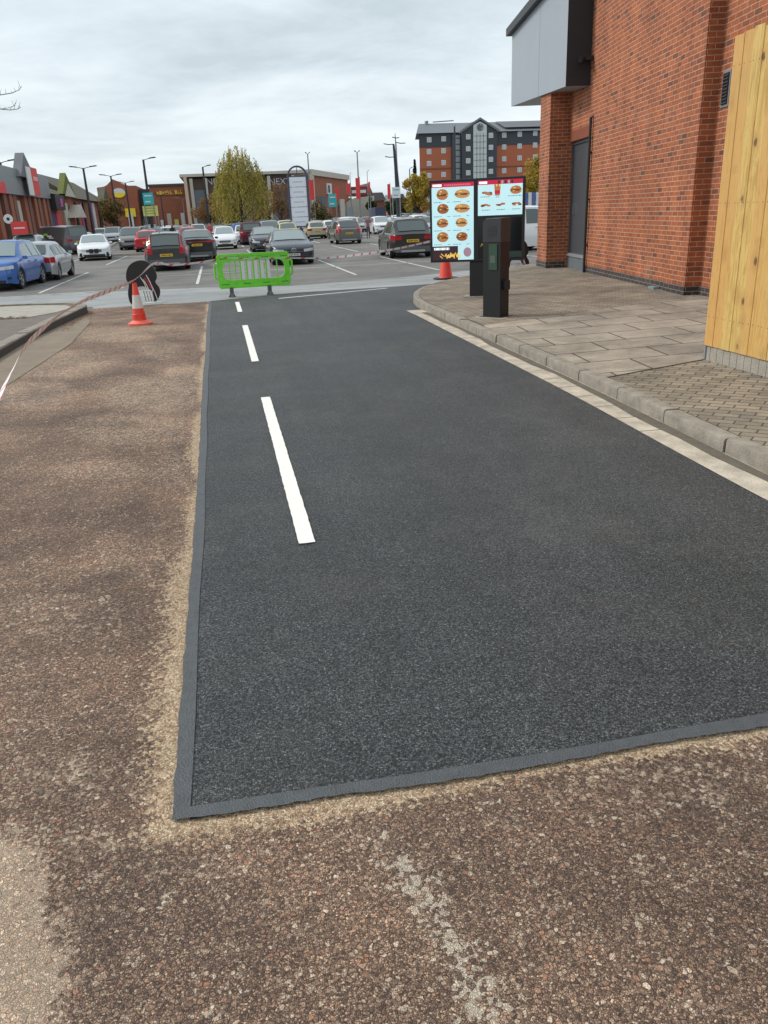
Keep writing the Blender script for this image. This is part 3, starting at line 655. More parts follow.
# a faint blue break in the cloud low down
mx = N.new('ShaderNodeMix'); mx.data_type = 'RGBA'; mx.inputs['Factor'].default_value = 0.93
L.new(sky.outputs[0], mx.inputs['A']); L.new(cr.outputs[0], mx.inputs['B'])
L.new(mx.outputs['Result'], bg.inputs['Color']); bg.inputs['Strength'].default_value = 0.1
sl = bpy.data.lights.new('sun', 'SUN'); so = bpy.data.objects.new('sun', sl); col.objects.link(so)
sl.energy = 1.7; sl.angle = rad(18); sl.color = (1.0, 0.96, 0.90)
dirn = Vector((math.sin(SUN_AZ)*math.cos(SUN_EL), math.cos(SUN_AZ)*math.cos(SUN_EL), math.sin(SUN_EL)))
so.rotation_euler = dirn.to_track_quat('Z', 'Y').to_euler()
vs_ = scn.view_settings; vs_.view_transform = 'Standard'; vs_.look = 'None'; vs_.gamma = 1.0; vs_.exposure = 0.5; vs_.use_curve_mapping = False
# ------------------------------------------------------------------ brick building on the right (local x = along wall away from camera, local y = outwards)
BO = gp(685, 296, .22); BQ = gp(588, 276, .22); BTH = math.atan2(BQ[0]-BO[0], BQ[1]-BO[1])
BZ = 0.215
B = empty('restaurant_building', 'red brick drive-through building with grey overhanging fascia box on the right', 'building', (BO[0], BO[1], BZ), 0)
# local axes: u=(sin,cos), v=(-cos,sin) -> rotation so that +X local = u ; +Y local = v (which is +90 deg from u)
B.rotation_euler.z = math.atan2(math.cos(BTH), math.sin(BTH))
ZG = -0.35; WT = 6.9; PL = 0.165
w = MB()
w.box(0.93, 6.12, -9, 0, ZG+0.2, WT)            # wall face
w.box(0.0, 0.93, -9, 0.022, ZG+0.2, WT)        # pilaster
w.box(-8, 0.0, -9, -0.23, ZG+0.2, WT)           # set-back wall
w.box(6.12, 7.76, -9, 0.0, 2.97, WT)            # over the door
w.box(6.12, 7.76, -9, -0.22, ZG+0.2, 2.97)
w.box(7.76, 8.80, -9, 0.0, ZG+0.2, WT)
w.build('wall', M_brick, B)
p = MB(); p.box(7.80, 8.85, -0.25, 0.50, ZG+0.2, 4.16); p.build('pillar', M_brick, B)
p = MB(); e_ = 0.008
p.box(0.93+e_, 6.10, -0.3, e_+0.002, ZG, PL); p.box(-0.006, 0.93+e_, -0.3, 0.032, ZG, PL); p.box(-8, -0.006, -0.3, -0.215, ZG, PL)
p.build('plinth', M_plinth, B)
p = MB(); p.box(7.79, 8.86, -0.2, 0.51, ZG, PL); p.build('pillar_plinth', M_plinth, B)
d = MB(); d.box(6.17, 7.71, -0.16, -0.09, 0.36, 2.9)
dd = d.build('door', M_door, B, bevel=0.004)
h_ = MB(); h_.box(7.40, 7.44, -0.09, -0.03, 1.3, 1.55, M_chr); h_.build('handle', M_chr, dd)
f = MB(); f.box(6.12, 6.17, -0.18, -0.06, 0.3, 2.96); f.box(7.71, 7.76, -0.18, -0.06, 0.3, 2.96); f.box(6.17, 7.71, -0.18, -0.06, 2.9, 2.96); f.build('door_frame', mat('door_frame_grey', (0.075, 0.082, 0.09), 0.5), B)
s = MB(); s.box(6.13, 7.75, -0.2, -0.02, 0.29, 0.36); s.build('door_sill', mat('aluminium_sill', (0.42, 0.44, 0.46), 0.35, metal=0.5), B)
s = MB(); s.box(6.13, 7.75, -0.2, -0.045, ZG, 0.285); s.build('door_step', mat('patched_render', (0.115, 0.135, 0.145), 0.85, var=0.5, scale=7), B)
s = MB()
for i in range(18): s.box(6.05+i*0.0925, 6.05+i*0.0925+0.078, -0.05, 0.006, 2.975, 3.20)
s.build('lintel', mat('lintel_brick', (0.25, 0.068, 0.034), 0.85, var=0.3, scale=5), B)
c_ = MB(); c_.tube([(5.86, 0.055, ZG), (5.86, 0.055, 3.33), (5.86, -0.03, 3.39)], 0.032, 10, M_black)
for z in (0.6, 1.6, 2.6): c_.box(5.81, 5.91, 0.0, 0.06, z, z+0.04, M_black)
c_.build('downpipe', M_black, B, smooth=True)
c_ = MB(); c_.box(6.0, 6.12, 0, 0.30, 4.50, 4.58); c_.tube([(6.06, 0.2, 4.54), (5.9, 0.34, 4.48)], 0.05, 10); c_.build('wall_camera', M_black, B, smooth=True)
c_ = MB(); c_.box(-0.42, -0.16, -0.25, -0.215, 2.84, 3.34, mat('vent_frame', (0.2, 0.23, 0.26), 0.5)); c_.box(-0.39, -0.19, -0.25, -0.205, 2.88, 3.31, M_black)
for i in range(9): c_.obox((-0.29, -0.2, 2.90+i*0.047), (0.09, 0, 0), (0, 0.012, -0.012), (0, 0.001, 0.001), M_dgrey)
c_.build('vent', M_black, B)
c_ = MB(); c_.box(1.15, 1.42, 0.01, 0.12, -0.03, 0.06); c_.build('pipe_cover', mat('lead_grey', (0.2, 0.25, 0.27), 0.5), B, bevel=0.01)
# fascia box
VF = 0.56
def fz(u): return 4.02+(u-6.22)*0.048
fa = MB()
fa.add([(6.22, VF, fz(6.22)), (12.4, VF, fz(12.4)), (12.4, VF, 6.18), (6.22, VF, 6.30)], [(0, 1, 2, 3)], M_clad)      # outer face
fa.add([(6.22, -0.3, fz(6.22)), (6.22, VF, fz(6.22)), (6.22, VF, 6.30), (6.22, -0.3, 6.30)], [(0, 1, 2, 3)], M_trim_shade)      # near end, its shade put into the colour as near-black
fa.add([(12.4, -2.5, fz(12.4)), (12.4, VF, fz(12.4)), (12.4, VF, 6.18), (12.4, -2.5, 6.18)], [(0, 1, 2, 3)], M_clad)
fa.add([(6.22, -0.3, fz(6.22)), (6.22, VF, fz(6.22)), (12.4, VF, fz(12.4)), (12.4, -0.3, fz(12.4))], [(0, 1, 2, 3)], mat('soffit_grey', (0.33, 0.36, 0.38), 0.6))
fa.add([(8.7, -0.3, fz(8.7)), (12.4, -0.3, fz(12.4)), (12.4, -0.3, 6.18), (8.7, -0.3, 6.25)], [(0, 1, 2, 3)], M_clad)
fa.add([(6.22, -0.3, 6.30), (6.22, VF, 6.30), (12.4, VF, 6.18), (12.4, -0.3, 6.18)], [(0, 1, 2, 3)], M_trim_shade)
fo_ = fa.build('fascia', M_clad, B)
for u in (8.9,):
    t_ = MB(); t_.box(u, u+0.006, VF, VF+0.003, fz(u)+0.01, 6.15); t_.build('panel_joint', mat('joint_grey', (0.2, 0.22, 0.24), .5), fo_)
t_ = MB(); t_.add([(6.1, VF+.14, 6.29), (12.62, VF+.14, 6.17), (12.62, VF+.14, 6.36), (6.1, VF+.14, 6.50), (6.1, -.4, 6.29), (12.62, -.4, 6.17), (12.62, -.4, 6.36), (6.1, -.4, 6.50)],
                  [(0, 1, 2, 3), (4, 5, 6, 7), (0, 1, 5, 4), (3, 2, 6, 7), (0, 3, 7, 4), (1, 2, 6, 5)]); t_.build('roof_trim', M_trim_shade, fo_)
t_ = MB(); t_.box(-8.1, 6.2, -9.1, 0.1, WT, WT+0.25); t_.box(8.81, 8.95, -9.1, -0.3, WT-3, WT+0.25); t_.build('roof', M_trim_shade, B)

# ------------------------------------------------------------------ timber screen fence
fx, fy = 4.945, 7.62
FN = empty('timber_fence', 'tall yellow softwood board fence on a grey concrete base beside the kerb', 'fence', (fx, fy, 0.16))
mb = MB(); tone = []; rt = random.Random(2); y = 0.0; nb = 0
while y > -2.9:
    bw = 0.145; n0 = len(mb.v); dx = 0.0 if nb % 2 else 0.005
    mb.box(-0.012-dx, 0.02, y-bw+0.0012, y-0.0012, 0.155, 3.0+0.012*(nb%3), M_wood); tn = rt.random()**1.5*0.9
    for zn in (.45, 1.55, 2.75):
        for yn in (y-.03, y-bw+.03): mb.box(-0.0135-dx, -0.011-dx, yn-.004, yn+.004, zn-.004, zn+.004, M_dgrey)
    tone += [tn]*(len(mb.v)-n0); y -= bw; nb += 1
mb.attr['tone'] = tone; bo = mb.build('boards', M_wood, FN)
mb = MB()
for z in (0.4, 1.5, 2.7): mb.box(0.021, 0.07, -2.9, -0.03, z, z+0.09)
mb.attr['tone'] = [0.5]*len(mb.v); mb.build('rail', M_wood, FN)
mb = MB(); mb.box(0.0, 0.05, -2.9, -0.03, -0.03, 0.15, M_conc)
for i in range(24): mb.box(-0.004, 0.0, -0.10-i*0.115, -0.06-i*0.115, 0.0, 0.14, M_conc)
mb.build('gravel_board', M_conc, FN)
mb = MB(); mb.box(-0.012, 0.10, -0.028, 0.0, -0.03, 0.153, M_gpole); mb.box(0.072, 0.17, -0.10, -0.001, -0.03, 3.0, M_conc); mb.build('post', M_conc, FN)

# ------------------------------------------------------------------ menu board
mp_ = at(478, 262, 15.27); MY = 15.25; mx_ = at(477, 262, MY)[0]; mrot = rad(-24)
MBd = empty('menu_board', 'black outdoor menu board with two lit screens of burgers on a thick stem', 'menu board', (mx_+0.0, MY, pave_z(mx_, MY)), mrot)
# local: face towards -Y; x right
W2 = 0.89; zb, zt = 0.655, 2.125
mb = MB(); mb.box(-W2, W2, -0.07, 0.10, zb, zt); hs = mb.build('housing', M_black, MBd, bevel=0.012)
mb = MB(); mb.box(-0.14, 0.22, -0.03, 0.2, 0.0, zb-0.005); mb.build('stem', M_black, MBd, bevel=0.01)
mb = MB(); mb.box(-0.25, 0.32, -0.12, 0.3, -0.02, 0.008); mb.build('base_plate', M_conc, MBd)
M_scr = mat('lit_screen', (0.46, 0.70, 0.74), 0.25, emit=0.5, var=0.10, scale=1.3)
M_scrW = mat('lit_screen_white', (0.74, 0.82, 0.84), 0.25, emit=0.75)
M_scrR = mat('screen_red_bar', (0.50, 0.008, 0.05), 0.3, emit=0.42)
M_scrD = mat('screen_dark_bar', (0.05, 0.02, 0.03), 0.3, emit=0.2)
M_bun = mat('pictured_bun', (0.42, 0.16, 0.05), 0.4, emit=0.40, var=0.3, scale=40)
M_bund = mat('pictured_filling', (0.14, 0.035, 0.02), 0.4, emit=0.32)
M_let = mat('pictured_lettuce', (0.12, 0.18, 0.03), 0.4, emit=0.3)
M_chs = mat('pictured_cheese', (0.75, 0.50, 0.10), 0.4, emit=0.45)
M_ink = mat('screen_small_print', (0.10, 0.22, 0.30), 0.4, emit=0.15)
yS = -0.0745
def dsc(mb, x, z, rx, rz, mt, dy, half=0, n=14):
    pts = []
    a0, a1 = (0, math.pi) if half == 1 else (math.pi, 2*math.pi) if half == -1 else (0, 2*math.pi)
    for i in range(n+ (1 if half else 0)):
        a = a0+(a1-a0)*i/n; pts.append((x+rx*math.cos(a), yS-dy, z+rz*math.sin(a)))
    mb.add(pts, [tuple(range(len(pts)))], mt)
def screen(x0, x1, z0, z1, name, label):
    mb = MB(); mb.box(x0, x1, yS, yS+0.02, z0, z1); o = mb.build(name, M_scr, MBd); o['label'] = label; return o
def burger(par, x, z, w_, h_, kind=0):
    mb = MB(); rb = random.Random(int((x+5)*100+z*777)); M_bun = MATS['pictured_bun']
    if kind == 0:      # bun burger
        M_bun = rb.choice((MATS['pictured_bun'], mat('pictured_pale_bun', (0.52, 0.26, 0.09), 0.4, emit=.4), mat('pictured_dark_bun', (0.30, 0.09, 0.03), 0.4, emit=.4))); x += rb.uniform(-.012, .012); h_ *= rb.uniform(.85, 1.05)
        dsc(mb, x, z+0.10*h_, 0.46*w_, 0.42*h_, M_bun, .002, 1); dsc(mb, x, z-0.10*h_, 0.44*w_, 0.34*h_, M_bun, .002, -1)
        mb.add([(x-.48*w_, yS-.003, z-.10*h_), (x+.48*w_, yS-.003, z-.10*h_), (x+.46*w_, yS-.003, z+.10*h_), (x-.46*w_, yS-.003, z+.10*h_)], [(0, 1, 2, 3)], M_bund)
        for q in range(5):
            a = x-.42*w_+q*.2*w_; dsc(mb, a+.02*w_, z+rb.uniform(-.06, .08)*h_, .09*w_, .05*h_, [M_let, M_chs, M_let, M_bund, M_chs][q], .004)
        dsc(mb, x-.12*w_, z+.3*h_, .1*w_, .06*h_, M_chs, .004)
    elif kind == 1:    # chicken pieces
        for q in range(6): dsc(mb, x+rb.uniform(-.36, .36)*w_, z+rb.uniform(-.3, .1)*h_, .16*w_, .17*h_, [M_bun, M_bund, M_orange][q % 3] if q % 3 < 2 else M_bun, .002+.0006*q)
    elif kind == 2:    # tall bucket
        mb.add([(x-.3*w_, yS-.002, z-.5*h_), (x+.3*w_, yS-.002, z-.5*h_), (x+.42*w_, yS-.002, z+.35*h_), (x-.42*w_, yS-.002, z+.35*h_)], [(0, 1, 2, 3)], M_bun)
        mb.add([(x-.34*w_, yS-.003, z-.35*h_), (x+.34*w_, yS-.003, z-.35*h_), (x+.37*w_, yS-.003, z-.05*h_), (x-.37*w_, yS-.003, z-.05*h_)], [(0, 1, 2, 3)], M_scrR)
        for q in range(4): dsc(mb, x+(-.3+.2*q)*w_, z+.38*h_, .13*w_, .1*h_, M_chs if q % 2 else M_bun, .003)
    elif kind == 3:    # fries
        for q in range(22):
            a = x+rb.uniform(-.45, .45)*w_; b_ = z-.35*h_+rb.uniform(0, .35)*h_; an = rb.uniform(-.6, .6); l = .3*w_; dx_, dz_ = l*math.sin(an)*.7, .35*h_*math.cos(an)
            mb.add([(a-.012, yS-.002-.0003*q, b_), (a+.012, yS-.002-.0003*q, b_), (a+.012+dx_, yS-.002-.0003*q, b_+dz_), (a-.012+dx_, yS-.002-.0003*q, b_+dz_)], [(0, 1, 2, 3)], M_chs)
    return mb.build('food_picture', MATS['pictured_bun'], par)
def line(par, x0, x1, z, hh=.012, mt=None, nm='caption'):
    mb = MB(); rb = random.Random(int(x0*1000+z*100)); x = x0
    while x < x1:
        l = rb.uniform(.012, .035); mb.add([(x, yS-.002, z), (min(x+l, x1), yS-.002, z), (min(x+l, x1), yS-.002, z+hh), (x, yS-.002, z+hh)], [(0, 1, 2, 3)], mt or M_ink); x += l+.01
    return mb.build(nm, mt or M_ink, par)
def rect(par, x0, x1, z0, z1, mt, nm, dy=.0015):
    mb = MB(); mb.add([(x0, yS-dy, z0), (x1, yS-dy, z0), (x1, yS-dy, z1), (x0, yS-dy, z1)], [(0, 1, 2, 3)], mt); return mb.build(nm, mt, par)
S1 = screen(-W2+.045, -.055, zb+.04, zt-.055, 'portrait_screen', 'tall screen with eight burgers and a fries advert')
x0, x1 = -W2+.045, -.055; wS = x1-x0; hS = zt-.055-(zb+.04)
rect(S1, x0, x1, zt-.055-.075, zt-.055, M_scrR, 'header_bar'); rect(S1, x0+.02, x0+.19, zt-.115, zt-.075, M_scrW, 'header_word', .003); line(S1, x0+.24, x1-.05, zt-.11, .03, mat('screen_pink', (0.6, 0.15, 0.2), 0.4, emit=.4), 'header_caption')
for r in range(4):
    for c in range(2):
        xx = x0+wS*(.26+.46*c); zc = zt-.055-.075-hS*(.095+.183*r)
        wide = .30 if (c == 1 and r < 2) else .23
        burger(S1, xx, zc, wide, .155 if wide > .25 else .19, 0); line(S1, xx-.17, xx-.02, zc-.135); line(S1, xx+.09, xx+.14, zc-.135)
rect(S1, x0, x0+wS*.62, zb+.04, zb+.04+hS*.185, M_scrD, 'advert_panel'); burger(S1, x0+wS*.44, zb+.04+hS*.06, .40, .16, 3)
line(S1, x0+.03, x0+.33, zb+.04+hS*.135, .045, M_scrW, 'advert_words')
mb = MB(); dsc(mb, x1-.12, zb+.04+hS*.1, .075, .085, mat('badge_pink', (0.35, 0.22, 0.27), .4, emit=.35), .003, 0, 24); mb.build('round_badge', M_scrR, S1)
S2 = screen(.025, W2-.045, zt-.055-.60, zt-.045, 'landscape_screen', 'wide screen with chicken pieces and a bucket')
x0, x1 = .025, W2-.045; wS = x1-x0; zt2 = zt-.045
rect(S2, x0, x1, zt2-.075, zt2, M_scrR, 'header_bar'); rect(S2, x0+.02, x0+.17, zt2-.06, zt2-.02, M_scrW, 'header_word', .003)
for q in range(5): rect(S2, x0+.37+q*.06, x0+.405+q*.06, zt2-.07, zt2-.012, [M_scrD, M_wpl][q % 2], 'header_stripe', .003)
burger(S2, x0+.20, zt2-.21, .28, .12, 1); burger(S2, x0+.36, zt2-.17, .14, .20, 2); burger(S2, x0+.70, zt2-.19, .22, .15, 0)
for q in range(3): burger(S2, x0+.15+q*.28, zt2-.42, .21, .10, 1); line(S2, x0+.07+q*.28, x0+.22+q*.28, zt2-.52)
line(S2, x0+.05, x0+.22, zt2-.29); line(S2, x0+.33, x0+.40, zt2-.30); line(S2, x0+.55, x0+.82, zt2-.29)
mb = MB(); mb.box(.03, W2-.05, yS-.004, yS+.01, zb+.05, zt-.70); lp = mb.build('lower_panel', mat('dark_gloss_panel', (0.012, 0.014, 0.016), 0.12), MBd)
burger(lp, .12, zb+.27, .20, .13, 0); rect(lp, .55, .85, zb+.06, zb+.17, mat('dim_green_print', (0.03, 0.06, 0.045), .4), 'dim_print', .006)

# ------------------------------------------------------------------ speaker post
sp = gp(497, 318, .13); SP = empty('speaker_post', 'black rectangular order speaker post on a square foot near the kerb', 'speaker post', (sp[0]+.02, sp[1]+.12, pave_z(*sp)), rad(38))
mb = MB(); mb.box(-.125, .125, -.16, .16, .012, 1.12); mb.build('column', M_black, SP, bevel=.006)
mb = MB(); mb.prism([(-.165, 1.12), (.165, 1.12), (.165, 1.40), (.10, 1.47), (-.165, 1.47)], lambda a, b, d_: (d_, a, b), -.13, .13); mb.build('head', mat('head_grey', (0.035, 0.037, 0.04), .4), SP, bevel=.008)
mb = MB(); mb.box(-.17, .17, -.21, .21, -.01, .012); mb.build('foot_plate', M_dgrey, SP)
mb = MB(); mb.box(-.22, .24, -.27, .27, -.03, .003); mb.build('concrete_pad', mat('pale_pad', (0.42, .37, .29), .9, var=.3), SP)
mb = MB(); mb.box(-.136, -.1255, -.10, .05, .72, 1.10); o = mb.build('notice', mat('green_notice', (0.035, 0.075, 0.045), .35, var=.3, scale=12), SP); mb = MB(); mb.box(-.139, -.1365, -.07, .02, .82, .93); mb.build('notice_print', mat('notice_print', (0.09, .12, .11), .4), o)
mb = MB()
for i in range(7): mb.box(-.136, -.131, -.08, .08, 1.22+i*.022, 1.228+i*.022)
mb.build('speaker_grille', M_dgrey, SP)
mb = MB(); mb.box(-.06, .04, -.235, -.161, .42, .56); mb.build('sensor_box', M_black, SP, bevel=.006)

# ------------------------------------------------------------------ cones
def cone(name, label, px, py, base_m, full=True, sc=1.0, rz=.3, dz=0.0):
    x, y = gp(px, py); C = empty(name, label, 'traffic cone', (x, y, tz(y)+.008+dz), rz, 'traffic cones'); C.scale = (sc, sc, sc)
    b = MB()
    n = 8; pl = [(.225*math.cos(a)*1.0, .225*math.sin(a)) for a in [math.pi/8+i*math.pi/4 for i in range(8)]]
    b.prism(pl, lambda a, c, d_: (a, c, d_), 0, .035); b.lathe([(.205, .035), (.16, .06), (.13, .085)], 28)
    b.build('base', base_m, C, smooth=30)
    r = lambda z: .128-(z-.08)*.142
    b = MB(); b.lathe([(r(.075), .075), (r(.17), .17), (r(.18)+.003, .18), (r(.19)+.003, .195), (r(.2), .2), (r(.73), .73), (.028, .745), (.022, .745), (.022, .70)], 28); b.build('body', M_orange, C, smooth=30)
    b = MB(); b.lathe([(r(.30)+.002, .298), (r(.53)+.003, .532)], 28); b.build('reflective_sleeve', M_refl, C, smooth=True)
    return C
cone('traffic_cone', 'red and white traffic cone holding up the tape on the brown tarmac', 140.5, 325, M_orange2, sc=1.02)
c2 = gp(445, 279)
C2 = empty('traffic_cone', 'plain red cone with black base below the left end of the menu board', 'traffic cone', (c2[0], c2[1]-.1, tz(c2[1])+.006), .5, 'traffic cones')
b = MB(); b.prism([(.37*math.cos(a), .37*math.sin(a)) for a in [i*math.pi/4 for i in range(8)]], lambda a, c, d_: (a, c, d_), 0, .05); b.build('base', M_black, C2, bevel=.01)
b = MB(); b.lathe([(.215, .05), (.195, .09), (.11, .62), (.09, .70), (.04, .72)], 28); b.build('body', M_orange, C2, smooth=30)

# ------------------------------------------------------------------ green pedestrian barrier
bl, br_ = gp(236.5, 297), gp(278, 293.5); by = (bl[1]+br_[1])/2-.1
brz = math.atan2(at(292, 250, by+.12)[2]*0+0.10, 1)*0+rad(3)
cx = (at(216, 270, by)[0]+at(291, 268, by)[0])/2
BR = empty('plastic_barrier', 'bright green plastic pedestrian barrier with white reflective slats across the lane', 'barrier', (cx, by, tz(by)+.012), brz)
w2 = .99; z0, z1 = .22, 1.04
def rr(x0, x1, z0_, z1_, r, n=5):
    o = []
    for (cx_, cz_, a0) in ((x1-r, z1_-r, 0), (x0+r, z1_-r, 90), (x0+r, z0_+r, 180), (x1-r, z0_+r, 270)):
        for i in range(n+1): a = rad(a0+90*i/n); o.append((cx_+r*math.cos(a), cz_+r*math.sin(a)))
    return o
mb = MB()
out = rr(-w2+.06, w2-.06, z0, z1, .07); inn = rr(-w2+.20, w2-.20, z0+.19, z1-.17, .17)
n = len(out)
for d_ in (-.025, .025): mb.v += [(a, d_, b_) for a, b_ in out]+[(a, d_, b_) for a, b_ in inn]
for i in range(n):
    j = (i+1) % n
    for q in ((i, j, n+j, n+i), (2*n+i, 3*n+i, 3*n+j, 2*n+j), (i, 2*n+i, 2*n+j, j), (n+i, n+j, 3*n+j, 3*n+i)): mb.f.append(q); mb.mi.append(0)
mb.m(M_green)
mb.box(-w2+.10, w2-.10, -.038, .038, z1-.05, z1+.01, M_green); mb.box(-w2+.10, w2-.10, -.038, .038, z0-.015, z0+.05, M_green)
for s_ in (-1, 1):
    mb.tube([(s_*(w2-.07), 0, z1-.20), (s_*(w2), 0, z1-.23), (s_*w2, 0, z0+.26), (s_*(w2-.07), 0, z0+.23)], .028, 8, M_green)
mb.build('frame', M_green, BR, smooth=35)
xs = [-.66, -.46]
for i, x in enumerate((-.62, -.47, .60)):
    b = MB(); b.box(x-.014, x+.014, -.014, .014, z0+.17, z1-.16); b.build('rail', M_green, BR)
for i in range(5):
    x = -.30+i*.165; b = MB(); b.box(x-.022, x+.060, -.022, .010, z0+.18, z1-.17, M_wpl); b.build('reflective_slat', M_wpl, BR)
    b = MB(); b.box(x-.058, x-.024, -.02, .02, z0+.16, z1-.15); b.build('rail', M_green, BR)
for x in (-.62, .36): 
    b = MB(); b.prism([(-.055, .235), (.055, .235), (.05, .10), (.11, 0), (-.11, 0), (-.05, .10)], lambda a, c, d_, x=x: (x+d_, a*2.0, c), -.045, .045); b.prism([(-.03, .235), (.03, .235), (.04, .10), (.09, 0), (-.09, 0), (-.04, .10)], lambda a, c, d_, x=x: (x+a, d_, c), -.05, .05)
    b.build('foot', M_trim, BR)
for x in (-.75, -.2, .3, .78):
    for zz_ in (z1-.10, z0+.09):
        b = MB(); b.box(x-.09, x+.09, -.0275, -.025, zz_-.008, zz_+.008); b.build('vent_slot', M_dgrey, BR)

# ------------------------------------------------------------------ black arched shapes (stand beside the road and behind the menu board)
def arch(name, label, loc, rz, flip=1, grp='black arched stands'):
    A = empty(name, label, 'stand', loc, rz, grp)
    o = [(.10, 0), (.03, .10), (.02, .30), (.07, .50), (.03, .62), (.06, .80), (.16, .95), (.34, 1.03), (.52, 1.02), (.66, .92), (.73, .76), (.74, .62), (.69, .52), (.76, .40), (.77, .26), (.70, .12), (.60, .07),
         (.60, .20), (.56, .34), (.46, .42), (.34, .44), (.22, .40), (.19, .20), (.17, 0)]
    mb = MB(); pts = smoothpoly([(a-.4, c) for a, c in o], 3)[:-1]
    n = len(pts); mb.v += [(flip*a, -.05, c) for a, c in pts]+[(flip*a, .05, c) for a, c in pts]
    import mathutils.geometry as mg
    tri = mg.tessellate_polygon([[Vector((a, c, 0)) for a, c in pts]])
    for t in tri: mb.f.append(tuple(t)); mb.f.append(tuple(i+n for i in t)[::-1]); mb.mi += [0, 0]
    for i in range(n): j = (i+1) % n; mb.f.append((i, j, n+j, n+i)); mb.mi.append(0)
    mb.build('panel', M_black, A, smooth=35)
    for k, (a, c, l, mt) in enumerate(((-.04, .66, .30, M_wpl), (.02, .60, .32, M_wpl), (.055, .64, .26, M_flag), (.10, .70, .36, M_wpl), (.14, .56, .26, M_vio), (.17, .52, .40, M_wpl))):
        b = MB(); p0 = Vector((flip*a, -.058, c)); b.tube([p0, p0+Vector((flip*.07, -.01, -l*.45)), p0+Vector((flip*.12, -.012, -l))], .011, 6); b.build('stripe', mt, A)
    for k in range(4):
        b = MB(); x = .02+.065*k; b.tube([(flip*(x-.03), -.056, .34), (flip*x, -.06, .08)], .010, 6); b.tube([(flip*(x-.03), -.056, .34), (flip*(x+.05), -.06, .30)], .010, 6); b.build('wire_leg', M_chr, A)
    b = MB(); b.box(-.02, .36, -.05, .05, 0, .05); b.build('tray', M_wpl, A)
    return A
ca = gp(142, 305.5); arch('black_stand', 'black arched stand with white and red stripes behind the coned tape', (ca[0]+.1, ca[1], tz(ca[1])+.008), rad(0))
cbx = at(518, 270, 23.6); arch('black_stand', 'black arched stand half hidden behind the right end of the menu board', (cbx[0]-.05, 23.6, tz(23.6)), rad(-10))

# ------------------------------------------------------------------ red and white tape
M_tR = mat('tape_red', (0.78, 0.16, 0.20), .4); M_tW = mat('tape_white', (0.88, 0.87, 0.88), .4)
def tape(name, label, pts, wdt, period=.16, tw=None):
    pts = smoothpoly(pts, 12); T = MB(); n = len(pts)
    L_ = [0]
    for i in range(n-1): L_.append(L_[-1]+(Vector(pts[i+1])-Vector(pts[i])).length)
    tot = L_[-1]; k = int(tot/(period/2)); 
    def P(s_):
        s_ = min(max(s_, 0), tot-1e-6)
        for i in range(n-1):
            if L_[i+1] >= s_:
                t = (s_-L_[i])/(L_[i+1]-L_[i]+1e-9); return Vector(pts[i]).lerp(Vector(pts[i+1]), t)
    for i in range(k):
        a, b_ = P(i*period/2), P((i+1)*period/2); t = (b_-a).normalized(); side = t.cross(Vector((0, 0, 1))).normalized()
        def up(s_):
            an = .22*math.sin(s_*1.1)+(tw or .6); return (Vector((0, 0, 1))*math.cos(an)+side*math.sin(an))*wdt/2
        ua, ub = up(i*period/2), up((i+1)*period/2); sh = t*period*.15
        T.add([a-ua-sh, b_-ub-sh, b_+ub+sh, a+ua+sh], [(0, 1, 2, 3)], M_tR if i % 4 == 1 else M_tW)
    o = T.build(name, M_tR); tag(o, label, 'tape', 'hazard tape'); return o
ct = gp(140.5, 325); pA = (ct[0]-.02, ct[1]-.02, .77)
start = at(-14, 425, 6.0)
bR = at(291, 258, by); bL = at(219, 259, by)
tape('barrier_tape', 'red and white tape running from the lower left over the cone to the green barrier', [at(-50, 520, 3.6), at(-16, 435, 4.3), at(10, 374, 5.8), at(36, 335, 8.0), at(80, 302.5, 11.6), pA, at(154, 263.5, ca[1]-.08), at(172, 265, 20.9), at(195, 263, 21.1), (bL[0], bL[1]-.05, bL[2])], .075, .2)
tape('barrier_tape', 'red and white tape sagging from the green barrier to the menu board', [(bL[0], bL[1]-.06, bL[2]+.03), at(250, 258.5, by-.06), (bR[0], bR[1]-.05, bR[2]), at(325, 258, 21), at(360, 254.5, 19.5), at(395, 249, 17.8), at(434, 240.5, 15.75)], .05, .20)
# ------------------------------------------------------------------ cars
def lerp(a, b, t): return a+(b-a)*t
def interp(pts, x):
    if x <= pts[0][0]: return pts[0][1]
    for (a, u), (b, v) in zip(pts, pts[1:]):
        if x <= b: return lerp(u, v, (x-a)/(b-a)) if b > a else v
    return pts[-1][1]
